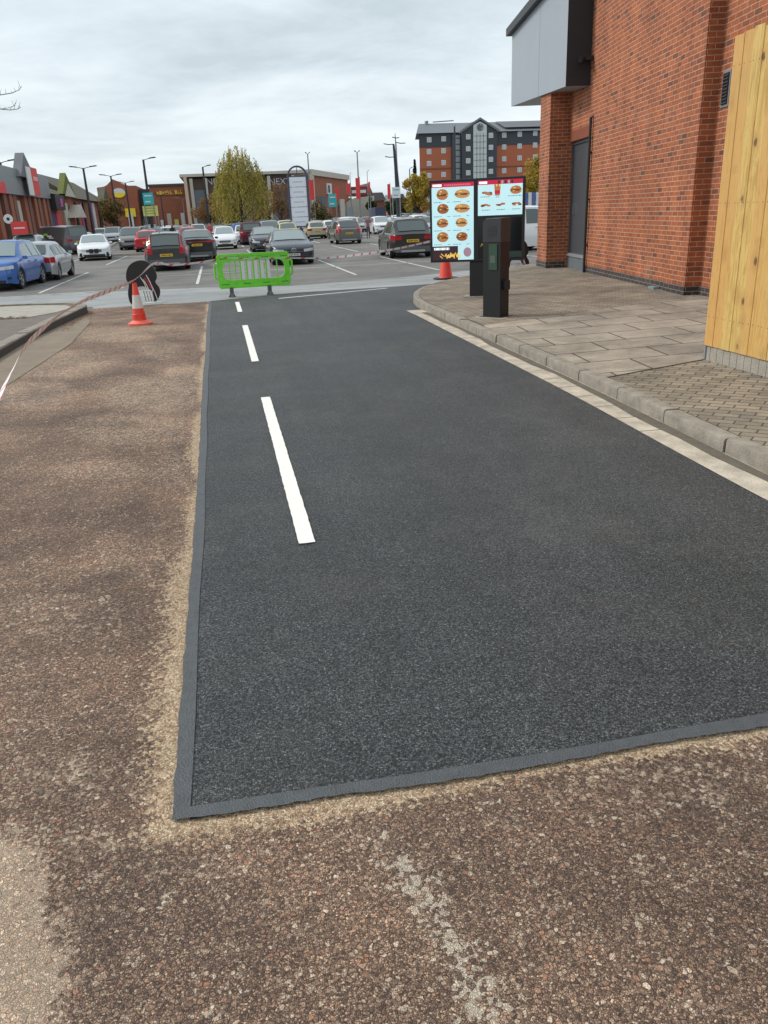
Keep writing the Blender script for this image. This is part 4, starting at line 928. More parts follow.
# every kind: L, W, H, wheel radius, front/rear axle from ends, roofline [(t along length 0=rear 1=front, z/H)], belt, cabin (rear glass bottom, roof rear, roof front, cowl)
KIND = {
 'suv':    dict(L=4.3, W=1.83, H=1.60, wr=.345, fa=.83, ra=.80, belt=.60, cab=(.015, .15, .56, .735), hood=(.655, .54), tail=.60),
 'hatch':  dict(L=4.05, W=1.76, H=1.46, wr=.315, fa=.80, ra=.70, belt=.61, cab=(.02, .17, .55, .76), hood=(.66, .50), tail=.62),
 'mini':   dict(L=3.6, W=1.63, H=1.49, wr=.29, fa=.70, ra=.58, belt=.60, cab=(.02, .20, .58, .81), hood=(.66, .46), tail=.60),
 'saloon': dict(L=4.7, W=1.85, H=1.44, wr=.33, fa=.85, ra=.98, belt=.62, cab=(.13, .31, .54, .72), hood=(.675, .50), tail=.70),
 'estate': dict(L=4.8, W=1.87, H=1.56, wr=.345, fa=.90, ra=.98, belt=.59, cab=(.01, .10, .56, .71), hood=(.62, .50), tail=.58),
 'coupe_suv': dict(L=4.5, W=1.86, H=1.54, wr=.355, fa=.85, ra=.85, belt=.65, cab=(.06, .30, .56, .73), hood=(.68, .55), tail=.70),
 'mpv':    dict(L=4.4, W=1.82, H=1.68, wr=.33, fa=.85, ra=.78, belt=.58, cab=(.01, .09, .60, .83), hood=(.62, .48), tail=.57),
 'van':    dict(L=5.2, W=1.98, H=2.02, wr=.34, fa=.95, ra=1.05, belt=.56, cab=(.005, .03, .70, .86), hood=(.58, .46), tail=.56),
}
def car(kind, colm, label, cat_='car', group='cars parked in the car park', tl='side', glass=None, detail=True, lens=None, light_trim=None, plate=True, black_roof=False, side_glass=True, graphics=None):
    K = KIND[kind]; L_, W, Hh = K['L'], K['W']/2, K['H']; wr = K['wr']; c0, c1, c2_, c3 = K['cab']
    C = empty('parked_car' if kind != 'van' else 'parked_van', label, cat_, (0, 0, 0), 0, group)
    ya = lambda t: -L_/2+t*L_
    yF, yR = L_/2-K['fa'], -L_/2+K['ra']; ar = wr*1.13
    top = [(0, K['tail']), (c0, K['tail']+.015), (c1, .965), (lerp(c1, c2_, .5), 1.0), (c2_, .975), (c3, K['hood'][0]), (.93, lerp(K['hood'][0], K['hood'][1], .55)), (.985, K['hood'][1]), (1, K['hood'][1]-.05)]
    ts = sorted(set([0, .012, c0, c1, lerp(c1, c2_, .5), c2_, c3, .87, .93, .975, .99, 1.0]+[(yF+ar*math.cos(a)+L_/2)/L_ for a in [rad(k) for k in range(0, 181, 20)]]+[(yR+ar*math.cos(a)+L_/2)/L_ for a in [rad(k) for k in range(0, 181, 20)]]+[.33, .45]))
    ts = [t for t in ts if 0 <= t <= 1]; ts2 = [ts[0]]
    for t in ts[1:]:
        if t-ts2[-1] > .004: ts2.append(t)
    ts = ts2
    belt = K['belt']*Hh
    rows = []
    for t in ts:
        y = ya(t); zt = interp(top, t)*Hh
        e = min(t, 1-t)*L_; wf = 1-.27*max(0, 1-e/.55)**2.0 if t > .5 else 1-.17*max(0, 1-e/.40)**2.2
        w_ = W*wf; zb = .20+(.05 if e < .3 else 0)
        for yc in (yF, yR):
            if abs(y-yc) < ar: zb = max(zb, wr+math.sqrt(max(0, ar*ar-(y-yc)**2)))
        zb = min(zb, belt-.16)
        incab = c0 < t < c3
        bl = min(belt, zt-.035); zs = min(bl-.03, belt-.05); zm = max(.52*belt, zb+.03); zm = min(zm, zs-.02)
        rt = .71 if kind not in ('van', 'mpv') else .84
        kk = max(0, min(1, (zt-bl)/(Hh-belt+.001)))
        wt_ = w_*lerp(.90, rt, kk); wre = wt_*lerp(.80, .86, kk)
        # bulge arches slightly
        bul = 0
        for yc in (yF, yR):
            if abs(y-yc) < ar*1.15: bul = .015
        rows.append([(w_*.62, y, zb), (w_*.965+bul, y, zb), (w_*1.0+bul, y, zm), (w_*.995, y, zs), (w_*.955, y, bl), (wt_, y, zt-.07*kk-.004-(1-kk)*.012), (wre, y, zt-.012*kk-.002), (0, y, zt+.012*kk+.012*(1-kk))])
    n = 8; mb = MB(); N_ = 2*n-1
    def fullrow(r): return r[:-1]+[r[-1]]+[(-x, y, z) for x, y, z in r[:-1][::-1]]
    fr = [fullrow(r) for r in rows]
    for r in fr: mb.v += r
    for i in range(len(fr)-1):
        for k in range(N_-1): mb.f.append((i*N_+k, i*N_+k+1, (i+1)*N_+k+1, (i+1)*N_+k)); mb.mi.append(0)
    mb.m(colm)
    mb.f.append(tuple(range(N_))); mb.mi.append(0); o0 = (len(fr)-1)*N_; mb.f.append(tuple(range(o0, o0+N_))[::-1]); mb.mi.append(0)
    if light_trim:   # lower trim colour band
        pass
    # dark underbody
    mb.box(-W*.72, W*.72, -L_/2+.12, L_/2-.15, .17, .42, M_tyre)
    body = mb.build('body', colm, C, smooth=38)
    def row_at(t):
        for i in range(len(ts)-1):
            if ts[i] <= t <= ts[i+1]+1e-9:
                q = (t-ts[i])/(ts[i+1]-ts[i]); return [tuple(lerp(a, b, q) for a, b in zip(p, r)) for p, r in zip(rows[i], rows[i+1])]
        return rows[-1]
    gl = glass or M_glass
    def edge_t(x, front):      # where the outline reaches half-width x
        for k in range(200):
            t = 1-.0006*k if front else .0006*k
            if row_at(t)[3][0] >= x: return t
        return t
    # windscreen and rear window follow the body surface
    def screen_(ta, tb, name, inset, mt=gl):
        g = MB(); m_ = 5; nx = 8; vs = []
        for j in range(m_):
            t = lerp(ta, tb, j/(m_-1)); r = row_at(t)
            xe = lerp(r[5][0], r[6][0], .35)-inset
            for k in range(nx+1):
                x = lerp(-xe, xe, k/nx); ax = abs(x); r5, r6, r7 = r[5], r[6], r[7]
                z = lerp(r7[2], r6[2], ax/r6[0]) if ax <= r6[0] else lerp(r6[2], r5[2], (ax-r6[0])/(r5[0]-r6[0]+1e-9))
                vs.append((x, r7[1], z))
        sgn = 1 if tb < ta else -1
        dy = .016*(1 if ta > .5 else -1)
        vs = [(x, y+dy, z+.010) for x, y, z in vs]
        g.add(vs, [(j*(nx+1)+k, j*(nx+1)+k+1, (j+1)*(nx+1)+k+1, (j+1)*(nx+1)+k) for j in range(m_-1) for k in range(nx)], mt)
        return g.build(name, mt, C, smooth=60)
    screen_(lerp(c3, c2_, .08), lerp(c3, c2_, .94), 'windscreen', .03)
    rb, rtp = (.16, .84) if kind not in ('van',) else (.1, .8)
    rw = screen_(lerp(c0, c1, rb), lerp(c0, c1, rtp), 'rear_window', .10)
    if kind == 'van': pass
    # side windows
    if side_glass:
        segs = [(lerp(c0, c1, .75), lerp(c1, c2_, .08)), (lerp(c1, c2_, .12), lerp(c1, c2_, .54)), (lerp(c1, c2_, .59), lerp(c2_, c3, .72))]
        if kind in ('saloon', 'coupe_suv', 'mini'): segs = segs[1:]; segs[0] = (lerp(c1, c2_, -.25), segs[0][1])
        if kind == 'van': segs = [(lerp(c1, c2_, .80), lerp(c2_, c3, .62))]
        for s_ in (-1, 1):
            for (ta, tb) in segs:
                g = MB(); m_ = 6; vs = []
                for j in range(m_):
                    t = lerp(ta, tb, j/(m_-1)); r = row_at(t); a, b_ = r[4], r[5]
                    for q in (.10, .9):
                        vs.append((s_*(lerp(a[0], b_[0], q)+.012), a[1], lerp(a[2], b_[2], q)))
                g.add(vs, [(2*j, 2*j+1, 2*j+3, 2*j+2) for j in range(m_-1)], gl); g.build('side_window', gl, C)
    # wheels
    for s_ in (-1, 1):
        for yc in (yF, yR):
            xo = s_*(W-.015); g = MB()
            g.lathe([(wr*.66, -.10), (wr*.93, -.11), (wr, -.07), (wr, .07), (wr*.93, .11), (wr*.66, .10)], 24, M_tyre, axis='x')
            tyre = g.build('wheel', M_tyre, C, smooth=40, loc=(xo-s_*.11, yc, wr))
            g = MB(); g.lathe([(wr*.68, s_*.085), (wr*.60, s_*.095), (wr*.58, s_*.05), (.001, s_*.06)], 20, mat('rim_dark', (.05, .05, .055), .4), axis='x')
            for k in range(5):
                a = k*2*math.pi/5; ca, sa_ = math.cos(a), math.sin(a)
                g.obox((s_*.085, ca*wr*.34, sa_*wr*.34), (.012, 0, 0), (0, ca*wr*.30, sa_*wr*.30), (0, -sa_*.028, ca*.028), M_rim)
            g.lathe([(wr*.14, s_*.10), (.001, s_*.10)], 10, M_rim, axis='x')
            g.lathe([(wr*.68, s_*.088), (wr*.62, s_*.098), (wr*.58, s_*.085)], 20, M_rim, axis='x')
            g.build('rim', M_rim, tyre)
            if detail and kind in ('suv', 'coupe_suv', 'estate'):
                g = MB(); vs = []
                for k in range(15):
                    a = rad(k*180/14)
                    for rr_ in (ar*.99, ar*1.16): vs.append((s_*(W+.012), yc+rr_*math.cos(a), wr+rr_*math.sin(a)*.98))
                g.add(vs, [(2*k, 2*k+1, 2*k+3, 2*k+2) for k in range(14)], M_trim); g.build('arch_trim', M_trim, C)
    zF = K['hood'][1]*Hh; yf = L_/2
    # front end
    g = MB(); g.box(-W*.46, W*.46, yf-.05, yf+.014, zF-.24, zF-.10); gr = g.build('grille', M_black, C, bevel=.015)
    g = MB(); g.box(-W*.66, W*.66, yf-.05, yf+.010, .24, .36); g.build('lower_intake', M_black, C, bevel=.015)
    if detail:
        g = MB(); g.box(-W*.46, W*.46, yf+.012, yf+.022, zF-.180, zF-.165); g.build('grille_bar', M_chr, gr)
    for s_ in (-1, 1):
        g = MB(); pts = []
        for k in range(5):
            q = k/4; x = lerp(W*.46, W*.93, q); t = edge_t(x, True); r = row_at(t); yy = ya(t)+.015
            pts.append((x+.012, yy))
        vs = [(s_*x, y, zF-.195+.035*i/4) for i, (x, y) in enumerate(pts)]+[(s_*(x-.005), y-.004, zF-.085+.035*i/4) for i, (x, y) in enumerate(pts)]
        g.add(vs, [(i, i+1, i+6, i+5) for i in range(4)], M_head); g.build('headlight', lens or M_head, C)
        g = MB(); g.box(min(s_*W*.70, s_*W*.86), max(s_*W*.70, s_*W*.86), yf-.10, yf-.012, .38, .45); g.build('fog_light', M_black, C)
        # mirrors
        r = row_at(c3-.03); g = MB(); g.obox((s_*(W+.06), ya(c3-.045), belt+.06), (.085, 0, 0), (0, .045, 0), (0, 0, .055), colm); g.build('mirror', colm, C, bevel=.02)
    # rear end
    zt_ = K['tail']*Hh; yr = -L_/2
    if plate:
        g = MB(); g.box(-.26, .26, yr-.022, yr+.02, zt_-.32 if kind != 'saloon' else zt_-.42, zt_-.21 if kind != 'saloon' else zt_-.31); pl = g.build('rear_plate', M_plY, C)
        g = MB(); 
        for k in range(7): g.box(-.21+k*.06+(.02 if k > 3 else 0), -.21+k*.06+.036+(.02 if k > 3 else 0), yr-.025, yr-.0225, zt_-.295, zt_-.235)
        if detail and kind != 'saloon': g.build('plate_characters', M_black, pl)
        g = MB(); g.box(-.26, .26, yf-.01, yf+.024, .37, .47); pl = g.build('front_plate', M_plW, C)
        if detail:
            g = MB()
            for k in range(7): g.box(-.21+k*.06+(.02 if k > 3 else 0), -.21+k*.06+.036+(.02 if k > 3 else 0), yf+.0245, yf+.0265, .39, .45)
            g.build('plate_characters', M_black, pl)
    g = MB(); g.box(-W*.80, W*.80, yr-.012, yr+.15, .24, .36 if kind not in ('suv', 'coupe_suv', 'estate') else .47); g.build('rear_bumper', M_trim if kind in ('suv', 'coupe_suv', 'estate') else M_black, C, bevel=.02)
    if kind in ('suv', 'coupe_suv', 'estate'):
        g = MB(); g.box(-W*.55, W*.55, yr-.020, yr+.1, .25, .33); g.build('skid_plate', M_silvertrim, C)
    for s_ in (-1, 1):
        g = MB()
        def rp(q, z):    # point wrapping round the rear corner, q 0 inner .. 1 outer
            x = lerp(W*.50, W*.97, q); t = edge_t(x, False); return (s_*(x+.014), ya(t)-.016, z)
        if tl == 'side':
            vs = [rp(k/5, zt_-.21-.03*k/5) for k in range(6)]+[rp(k/5, zt_-.07+.05*k/5) for k in range(6)]
            g.add(vs, [(i, i+1, i+7, i+6) for i in range(5)], M_red)
        elif tl == 'tall':     # lamps climbing the tailgate pillars
            vs = [rp(k/5, zt_-.22) for k in range(6)]+[rp(k/5, zt_+.02) for k in range(6)]
            g.add([(v[0] if i < 6 else v[0]-s_*.02, v[1], v[2]) for i, v in enumerate(vs)][:12], [(i, i+1, i+7, i+6) for i in range(1, 5)], M_red)
            m_ = 6; vs = []
            for j in range(m_):
                t = lerp(c0, c1, j/(m_-1)*.98); r = row_at(t)
                for (xx, yy, zz_) in ((r[4][0]*.0+lerp(r[5][0], r[6][0], .8), r[5][1]-.03, lerp(r[5][2], r[6][2], .8)+.018), (lerp(r[5][0], r[4][0], .30)+.02, r[5][1]-.012, lerp(r[5][2], r[4][2], .30))):
                    vs.append((s_*xx, yy, zz_))
            g.add(vs, [(2*j, 2*j+1, 2*j+3, 2*j+2) for j in range(m_-1)], M_red)
        elif tl == 'bar':
            vs = [rp(k/5, zt_-.16) for k in range(6)]+[rp(k/5, zt_-.07) for k in range(6)]
            g.add(vs, [(i, i+1, i+7, i+6) for i in range(5)], M_red)
            g.box(min(0, s_*W*.54), max(0, s_*W*.54), yr-.022, yr, zt_-.14, zt_-.10, M_red)
        g.build('tail_light', M_red, C)
    if detail:
        # roof rails / panel lines
        if kind in ('suv', 'estate'):
            for s_ in (-1, 1):
                g = MB(); g.tube([(s_*W*.66, ya(lerp(c1, c2_, q)), row_at(lerp(c1, c2_, q))[6][2]+.035) for q in (.05, .3, .6, .9)], .014, 6); g.build('roof_rail', M_black, C)
        for s_ in (-1, 1):
            for td in (lerp(c1, c2_, .56), c3-.03):
                g = MB(); r = row_at(td)
                vs = [(s_*(p[0]+.003), p[1]+dy_, p[2]) for p in r[1:5] for dy_ in (-.006, .006)]
                g.add(vs, [(2*j, 2*j+1, 2*j+3, 2*j+2) for j in range(3)], M_black)
                g.build('door_seam', M_black, C)
            for td in (lerp(c1, c2_, .47), lerp(c1, c2_, .95)):
                g = MB(); r = row_at(td); g.box(min(s_*(r[3][0]), s_*(r[3][0]+.03)), max(s_*(r[3][0]), s_*(r[3][0]+.03)), r[3][1]-.08, r[3][1]+.08, r[3][2]-.05, r[3][2]-.025)
                g.build('door_handle', colm, C)
    return C, K
def put(C, K, px, py, face, dz=0.0, dyaw=0.0, yoff=0.0, sc=1.0):
    """face 'F' = nose towards the camera, 'R' = tail towards the camera; (px,py) = ground under the middle of the near bumper"""
    x, y = gp(px, py); C.location = (x, y+K['L']/2*sc+yoff, tz(y)+0.002+dz); C.rotation_euler.z = (math.pi if face == 'F' else 0)+dyaw
    C.scale = (sc, sc, sc)
    return C
P_blue = paint('paint_blue', (0.035, 0.13, 0.42)); P_silver = paint('paint_silver', (0.42, 0.44, 0.46), .6); P_white = paint('paint_white', (0.74, 0.75, 0.76), 0)
P_char = paint('paint_charcoal', (0.045, 0.045, 0.046), .4); P_blackc = paint('paint_black', (0.012, 0.013, 0.015)); P_dblue = paint('paint_dark_navy', (0.035, 0.042, 0.06), .4)
P_beige = paint('paint_beige', (0.52, 0.48, 0.36), .3); P_grey = paint('paint_grey', (0.15, 0.148, 0.145), .4); P_redc = paint('paint_red', (0.50, 0.02, 0.03)); P_burg = paint('paint_burgundy', (0.09, 0.02, 0.03), .4)
P_yel = paint('paint_yellow', (0.68, 0.60, 0.13), 0); P_lblue = paint('paint_pale_blue', (0.28, 0.38, 0.50), .4); P_dgv = paint('paint_van_grey', (0.075, 0.08, 0.085), .3)
def mk(kind, pm, label, px, py, face, **kw):
    pk = {k: kw.pop(k) for k in ('dz', 'dyaw', 'yoff', 'sc') if k in kw}
    C, K = car(kind, pm, label, **kw); put(C, K, px, py, face, **pk); return C
mk('suv', P_blue, 'metallic blue SUV facing the camera at the left edge of the car park', -6, 292, 'F', glass=M_glassl, dyaw=rad(-4))
mk('hatch', P_silver, 'silver hatchback seen from behind right of the blue SUV', 36, 282, 'R', tl='side', dyaw=rad(-2))
cs = mk('estate', P_silver, 'silver estate with black sunroof just above the blue SUV roof', 22, 262, 'F', glass=M_glass)
g = MB(); g.box(-.55, .55, -.9, .5, 1.575, 1.602); g.build('sunroof', M_glass, cs)
mk('hatch', P_lblue, 'pale blue hatchback facing the camera behind the white saloon', 80, 253, 'F', glass=M_glassl)
bm_ = mk('saloon', P_white, 'white sporty saloon facing the camera with dark kidney grille', 91, 261, 'F', glass=M_glassl, dyaw=rad(6))
g = MB()
for s_ in (-1, 1):
    g.box(min(s_*.03, s_*.26), max(s_*.03, s_*.26), 2.33, 2.385, .42, .66)
    g.prism([(.55, .22), (.86, .26), (.80, .42), (.60, .38)], lambda a, b_, d_, s_=s_: (s_*a, d_, b_), 2.2, 2.34)
g.build('air_intake', M_black, bm_)
vb = car('van', P_dgv, 'dark grey panel van with a green and white logo on its side', cat_='van', group='vans in the car park')
x = at(57, 225, 66)[0]; vb[0].location = (x, 66, DROP); vb[0].rotation_euler.z = rad(40); vb[0].scale = (1, 1, 1)
g = MB(); 
for k, (a, b_, mt) in enumerate(((-.9, .5, M_wpl), (-.7, .2, M_wpl), (-.2, .25, mat('lime_green', (.25, .6, .05), .5)))):
    g.box(-1.0, -.985, a, a+.6, 1.15+.1*k, 1.22+.14*k, mt)
g.build('side_logo', M_wpl, vb[0])
g = MB(); g.box(.985, 1.0, -1.2, -.1, 1.15, 1.25, M_wpl); g.box(.985, 1.0, -.7, -.4, 1.25, 1.42, MATS['lime_green']); g.build('side_logo', M_wpl, vb[0])
vw = car('van', P_white, 'long white van parked side on below the grey shop fascia', cat_='van', group='vans in the car park', detail=False)
x = at(28, 225, 82)[0]; vw[0].location = (x, 82, DROP); vw[0].rotation_euler.z = rad(90)
mk('suv', P_white, 'white SUV with dark rear glass behind the first double-headed lamp post', 101, 243, 'R', detail=False)
mk('mpv', P_grey, 'grey people carrier behind the white SUV by the left shops', 94, 238, 'R', detail=False)
mk('hatch', P_white, 'white hatchback right of the second lamp post in the left rows', 118, 240, 'F', detail=False)
mk('hatch', P_silver, 'silver hatchback far left between the second and third lamp posts', 128, 236, 'R', detail=False)
mk('hatch', P_redc, 'bright red hatchback partly hidden by the dark estate car', 148, 252, 'R')
vo = mk('estate', P_char, 'charcoal estate car with tall red tail lamps and yellow plate', 167.5, 271, 'R', tl='tall', dyaw=rad(1))
mk('coupe_suv', P_blackc, 'black coupe-backed SUV right of the charcoal estate', 199, 262, 'R', tl='bar')
mk('mini', P_white, 'small white city car facing the camera left of the green barrier', 226, 249.5, 'F', glass=M_glassl)
mk('mpv', P_burg, 'dark burgundy people carrier seen from behind under the willow', 253, 245, 'R')
mk('saloon', P_dblue, 'dark navy saloon half hidden left of the navy saloon with a star badge', 268, 252, 'F', glass=M_glassl)
me_ = mk('saloon', P_dblue, 'dark navy saloon with star badge grille facing the camera', 294, 265, 'F', glass=M_glassl, dyaw=rad(1))
g = MB()
g.lathe([(.085, 2.385), (.098, 2.39), (.085, 2.395)], 20, M_chr, c=(0, 0, .60), axis='y')
for k in range(3):
    a = rad(90+120*k); g.obox((.042*math.cos(a), 2.39, .60+.042*math.sin(a)), (.042*math.cos(a), 0, .042*math.sin(a)), (0, .004, 0), (-.009*math.sin(a), 0, .009*math.cos(a)), M_chr)
g.build('badge', M_chr, me_, smooth=True)
mk('hatch', P_yel, 'pale yellow hatchback behind the navy saloon with a star badge', 290, 241, 'F', detail=False)
mk('hatch', P_beige, 'pale beige hatchback seen from behind left of the grey crossover', 318, 239, 'R')
mk('mpv', P_grey, 'grey people carrier right of the white arched totem', 307, 233, 'R', detail=False)
mk('suv', P_grey, 'grey crossover with yellow rear plate in the middle of the car park', 350, 244, 'R', tl='tall', sc=1.0)
mk('suv', P_white, 'white SUV facing the camera right of the grey crossover', 385, 234, 'F', glass=M_glassl)
mk('hatch', P_burg, 'burgundy hatchback between the grey crossover and the white SUV', 369, 229, 'R', detail=False)
mk('suv', P_char, 'dark grey SUV seen from behind beside the menu board', 416, 258, 'R', sc=1.06, tl='side', dyaw=rad(-3))
cv = car('van', P_white, 'white van parked side on between the menu board and the brick pillar', cat_='van', group='vans in the car park')
x, y = gp(529, 251); cv[0].location = (x-.6, y+1.0, tz(y)); cv[0].rotation_euler.z = rad(-80)
# rows of farther cars (low detail, shared meshes)
far_cols = [('white', P_white), ('silver', P_silver), ('black', P_blackc), ('grey', P_grey), ('red', P_redc), ('blue', P_blue), ('navy', P_dblue), ('beige', P_beige)]
FP = {}
def farproto(kind):
    C, K = car(kind, P_white, 'x', detail=False, plate=False); return C, K
FP = {k: farproto(k) for k in ('hatch', 'saloon', 'suv', 'mpv')}
rowpos = []
spots = [  # px at the roofline, distance, kind, colour index, F/R, where
 (14, 78, 'suv', 3, 'R', 'near the shops behind the long white van'), (52, 84, 'hatch', 0, 'F', 'beyond the dark grey van'), (70, 88, 'hatch', 5, 'R', 'beyond the pale blue hatchback'),
 (110, 96, 'mpv', 1, 'F', 'by the autumn tree at the end of the shops'), (122, 104, 'hatch', 2, 'R', 'below the gabled brick building'), (134, 88, 'hatch', 0, 'R', 'left of the tall post with teal sign'),
 (142, 100, 'suv', 1, 'F', 'just left of the teal sign post'), (152, 82, 'hatch', 3, 'F', 'behind the red hatchback'), (164, 90, 'hatch', 0, 'R', 'above the charcoal estate'), (175, 98, 'saloon', 1, 'F', 'below the gold lettering'),
 (186, 76, 'hatch', 4, 'R', 'above the black coupe-backed SUV'), (196, 88, 'suv', 0, 'F', 'by the post left of the willow'), (208, 100, 'hatch', 6, 'R', 'below the orange tree'), (219, 78, 'hatch', 1, 'R', 'behind the small white city car'),
 (229, 92, 'saloon', 0, 'F', 'in front of the orange tree left of the willow'), (238, 76, 'suv', 5, 'R', 'left of the burgundy people carrier'), (247, 100, 'hatch', 3, 'F', 'directly under the willow'), (257, 90, 'hatch', 0, 'R', 'right under the willow trunk'),
 (268, 76, 'mpv', 1, 'F', 'right of the burgundy people carrier'), (276, 96, 'hatch', 4, 'R', 'below the brown tree right of the willow'), (284, 84, 'suv', 0, 'F', 'behind the pale yellow hatchback'), (297, 98, 'hatch', 2, 'R', 'at the foot of the arched totem'),
 (316, 88, 'saloon', 1, 'F', 'below the green and orange bush'), (328, 80, 'hatch', 0, 'R', 'behind the pale beige hatchback'), (338, 96, 'suv', 3, 'F', 'below the teal banner'), (346, 78, 'mpv', 0, 'R', 'above the grey crossover roof'),
 (357, 92, 'hatch', 1, 'F', 'below the tall red banner'), (376, 96, 'hatch', 2, 'R', 'in front of the navy container'), (394, 84, 'saloon', 0, 'R', 'left of the large charcoal mast'), (404, 98, 'hatch', 1, 'F', 'at the foot of the large charcoal mast'),
 (416, 80, 'suv', 0, 'R', 'behind the dark grey SUV by the menu board'), (427, 70, 'hatch', 1, 'F', 'right behind the dark grey SUV roof'), (427, 92, 'mpv', 3, 'F', 'under the yellow tree before the hotel'),
 (540, 60, 'hatch', 6, 'F', 'behind the brick pillar')]
for i, (px, D, kd, ci, fr_, where) in enumerate(spots[:-1]):
    src, K = FP[kd]; cname, cm = far_cols[ci]
    c = copy_tree(src, None, {P_white: cm}); c['label'] = 'far %s %s %s' % (cname, {'hatch': 'hatchback', 'saloon': 'saloon', 'suv': 'SUV', 'mpv': 'people carrier'}[kd], where)
    x = at(px, 212, D)[0]; c.location = (x, D, tz(D)); c.rotation_euler.z = (math.pi if fr_ == 'F' else 0)
rr2 = random.Random(21)
for i in range(34):
    px = 108+i*9.6+rr2.uniform(-2, 2); D = rr2.choice((70, 116, 122))
    if D == 70 and not (118 < px < 140 or 330 < px < 350 or 232 < px < 246): D = 119
    cname, cm = far_cols[rr2.choice((0, 0, 1, 1, 2, 3, 3, 4, 5, 6))]; kd = rr2.choice(('hatch', 'hatch', 'suv', 'saloon', 'mpv'))
    c = copy_tree(FP[kd][0], None, {P_white: cm}); c['label'] = 'tiny %s car in the farthest row before the shops' % cname if D > 80 else 'small %s car in the crowded rows at px %d' % (cname, 0)
    if D == 70: c['label'] = {True: 'small %s car between the lamp posts left of the red hatchback', False: 'small %s car in the crowded middle rows'}[px < 145] % cname
    c['group'] = 'cars in the farthest row' if D > 80 else c['group']
    x = at(px, 212, D)[0]; c.location = (x, D, tz(D)); c.rotation_euler.z = rr2.choice((0, math.pi))
def rm(o):
    for ch in list(o.children): rm(ch)
    bpy.data.objects.remove(o)
for k in FP: rm(FP[k][0])
# ------------------------------------------------------------------ trees
def leafmesh(name, P, size, mt_list, parent, asp=1.6, droop=0.0, seed=1):
    rng = np.random.default_rng(seed); P = np.asarray(P); n = len(P)
    d = rng.normal(size=(n, 3)); d[:, 2] = d[:, 2]*(1-droop)-droop*2.0; d /= np.linalg.norm(d, axis=1)[:, None]
    q = rng.normal(size=(n, 3)); s_ = np.cross(d, q); s_ /= np.linalg.norm(s_, axis=1)[:, None]
    L1 = (size*asp*rng.uniform(.6, 1.3, n))[:, None]; W1 = (size*rng.uniform(.6, 1.2, n))[:, None]
    v = np.stack([P-d*L1*.5, P+s_*W1*.5, P+d*L1*.5, P-s_*W1*.5], 1).reshape(-1, 3)
    me = bpy.data.meshes.new(name); me.vertices.add(4*n); me.vertices.foreach_set('co', v.ravel())
    me.loops.add(4*n); me.loops.foreach_set('vertex_index', np.arange(4*n)); me.polygons.add(n)
    me.polygons.foreach_set('loop_start', np.arange(n)*4); me.polygons.foreach_set('loop_total', np.full(n, 4))
    for m_ in mt_list: me.materials.append(m_)
    w = rng.random(n); idx = np.minimum((w*len(mt_list)).astype(int), len(mt_list)-1); me.polygons.foreach_set('material_index', idx)
    me.update(); o = bpy.data.objects.new(name, me); col.objects.link(o); o.parent = parent; return o
def leafmat(name, c):
    if name in MATS: return MATS[name]
    g = G(name); g.b.inputs['Base Color'].default_value = (*c, 1); g.b.inputs['Roughness'].default_value = .6
    g.b.inputs['Subsurface Weight'].default_value = 0
    tr = g.n('ShaderNodeBsdfTranslucent'); tr.inputs[0].default_value = (*[min(1, k*1.3) for k in c], 1); mx_s = g.n('ShaderNodeMixShader'); mx_s.inputs[0].default_value = .35
    g.L.new(g.b.outputs[0], mx_s.inputs[1]); g.L.new(tr.outputs[0], mx_s.inputs[2]); g.L.new(mx_s.outputs[0], g.N['Material Output'].inputs['Surface']); return g.m
LM = {'willow': [leafmat('willow_a', (.24, .23, .04)), leafmat('willow_b', (.38, .32, .06)), leafmat('willow_c', (.14, .145, .03)), leafmat('willow_d', (.46, .34, .08))],
      'orange': [leafmat('orange_a', (.30, .14, .04)), leafmat('orange_b', (.22, .12, .04)), leafmat('orange_c', (.16, .10, .04))],
      'brown': [leafmat('brown_a', (.20, .10, .05)), leafmat('brown_b', (.26, .14, .06)), leafmat('brown_c', (.15, .12, .05))],
      'yellow': [leafmat('yellow_a', (.50, .33, .03)), leafmat('yellow_b', (.40, .30, .04)), leafmat('yellow_c', (.20, .20, .03)), leafmat('yellow_d', (.30, .17, .03))],
      'green': [leafmat('green_a', (.06, .09, .02)), leafmat('green_b', (.04, .06, .018)), leafmat('green_c', (.10, .11, .025))],
      'autumn': [leafmat('green_c', (.10, .11, .025)), leafmat('orange_a', (.3, .14, .04)), leafmat('green_b', (.04, .06, .018))],
      'conifer': [leafmat('conifer_a', (.035, .05, .035)), leafmat('conifer_b', (.05, .065, .045))]}
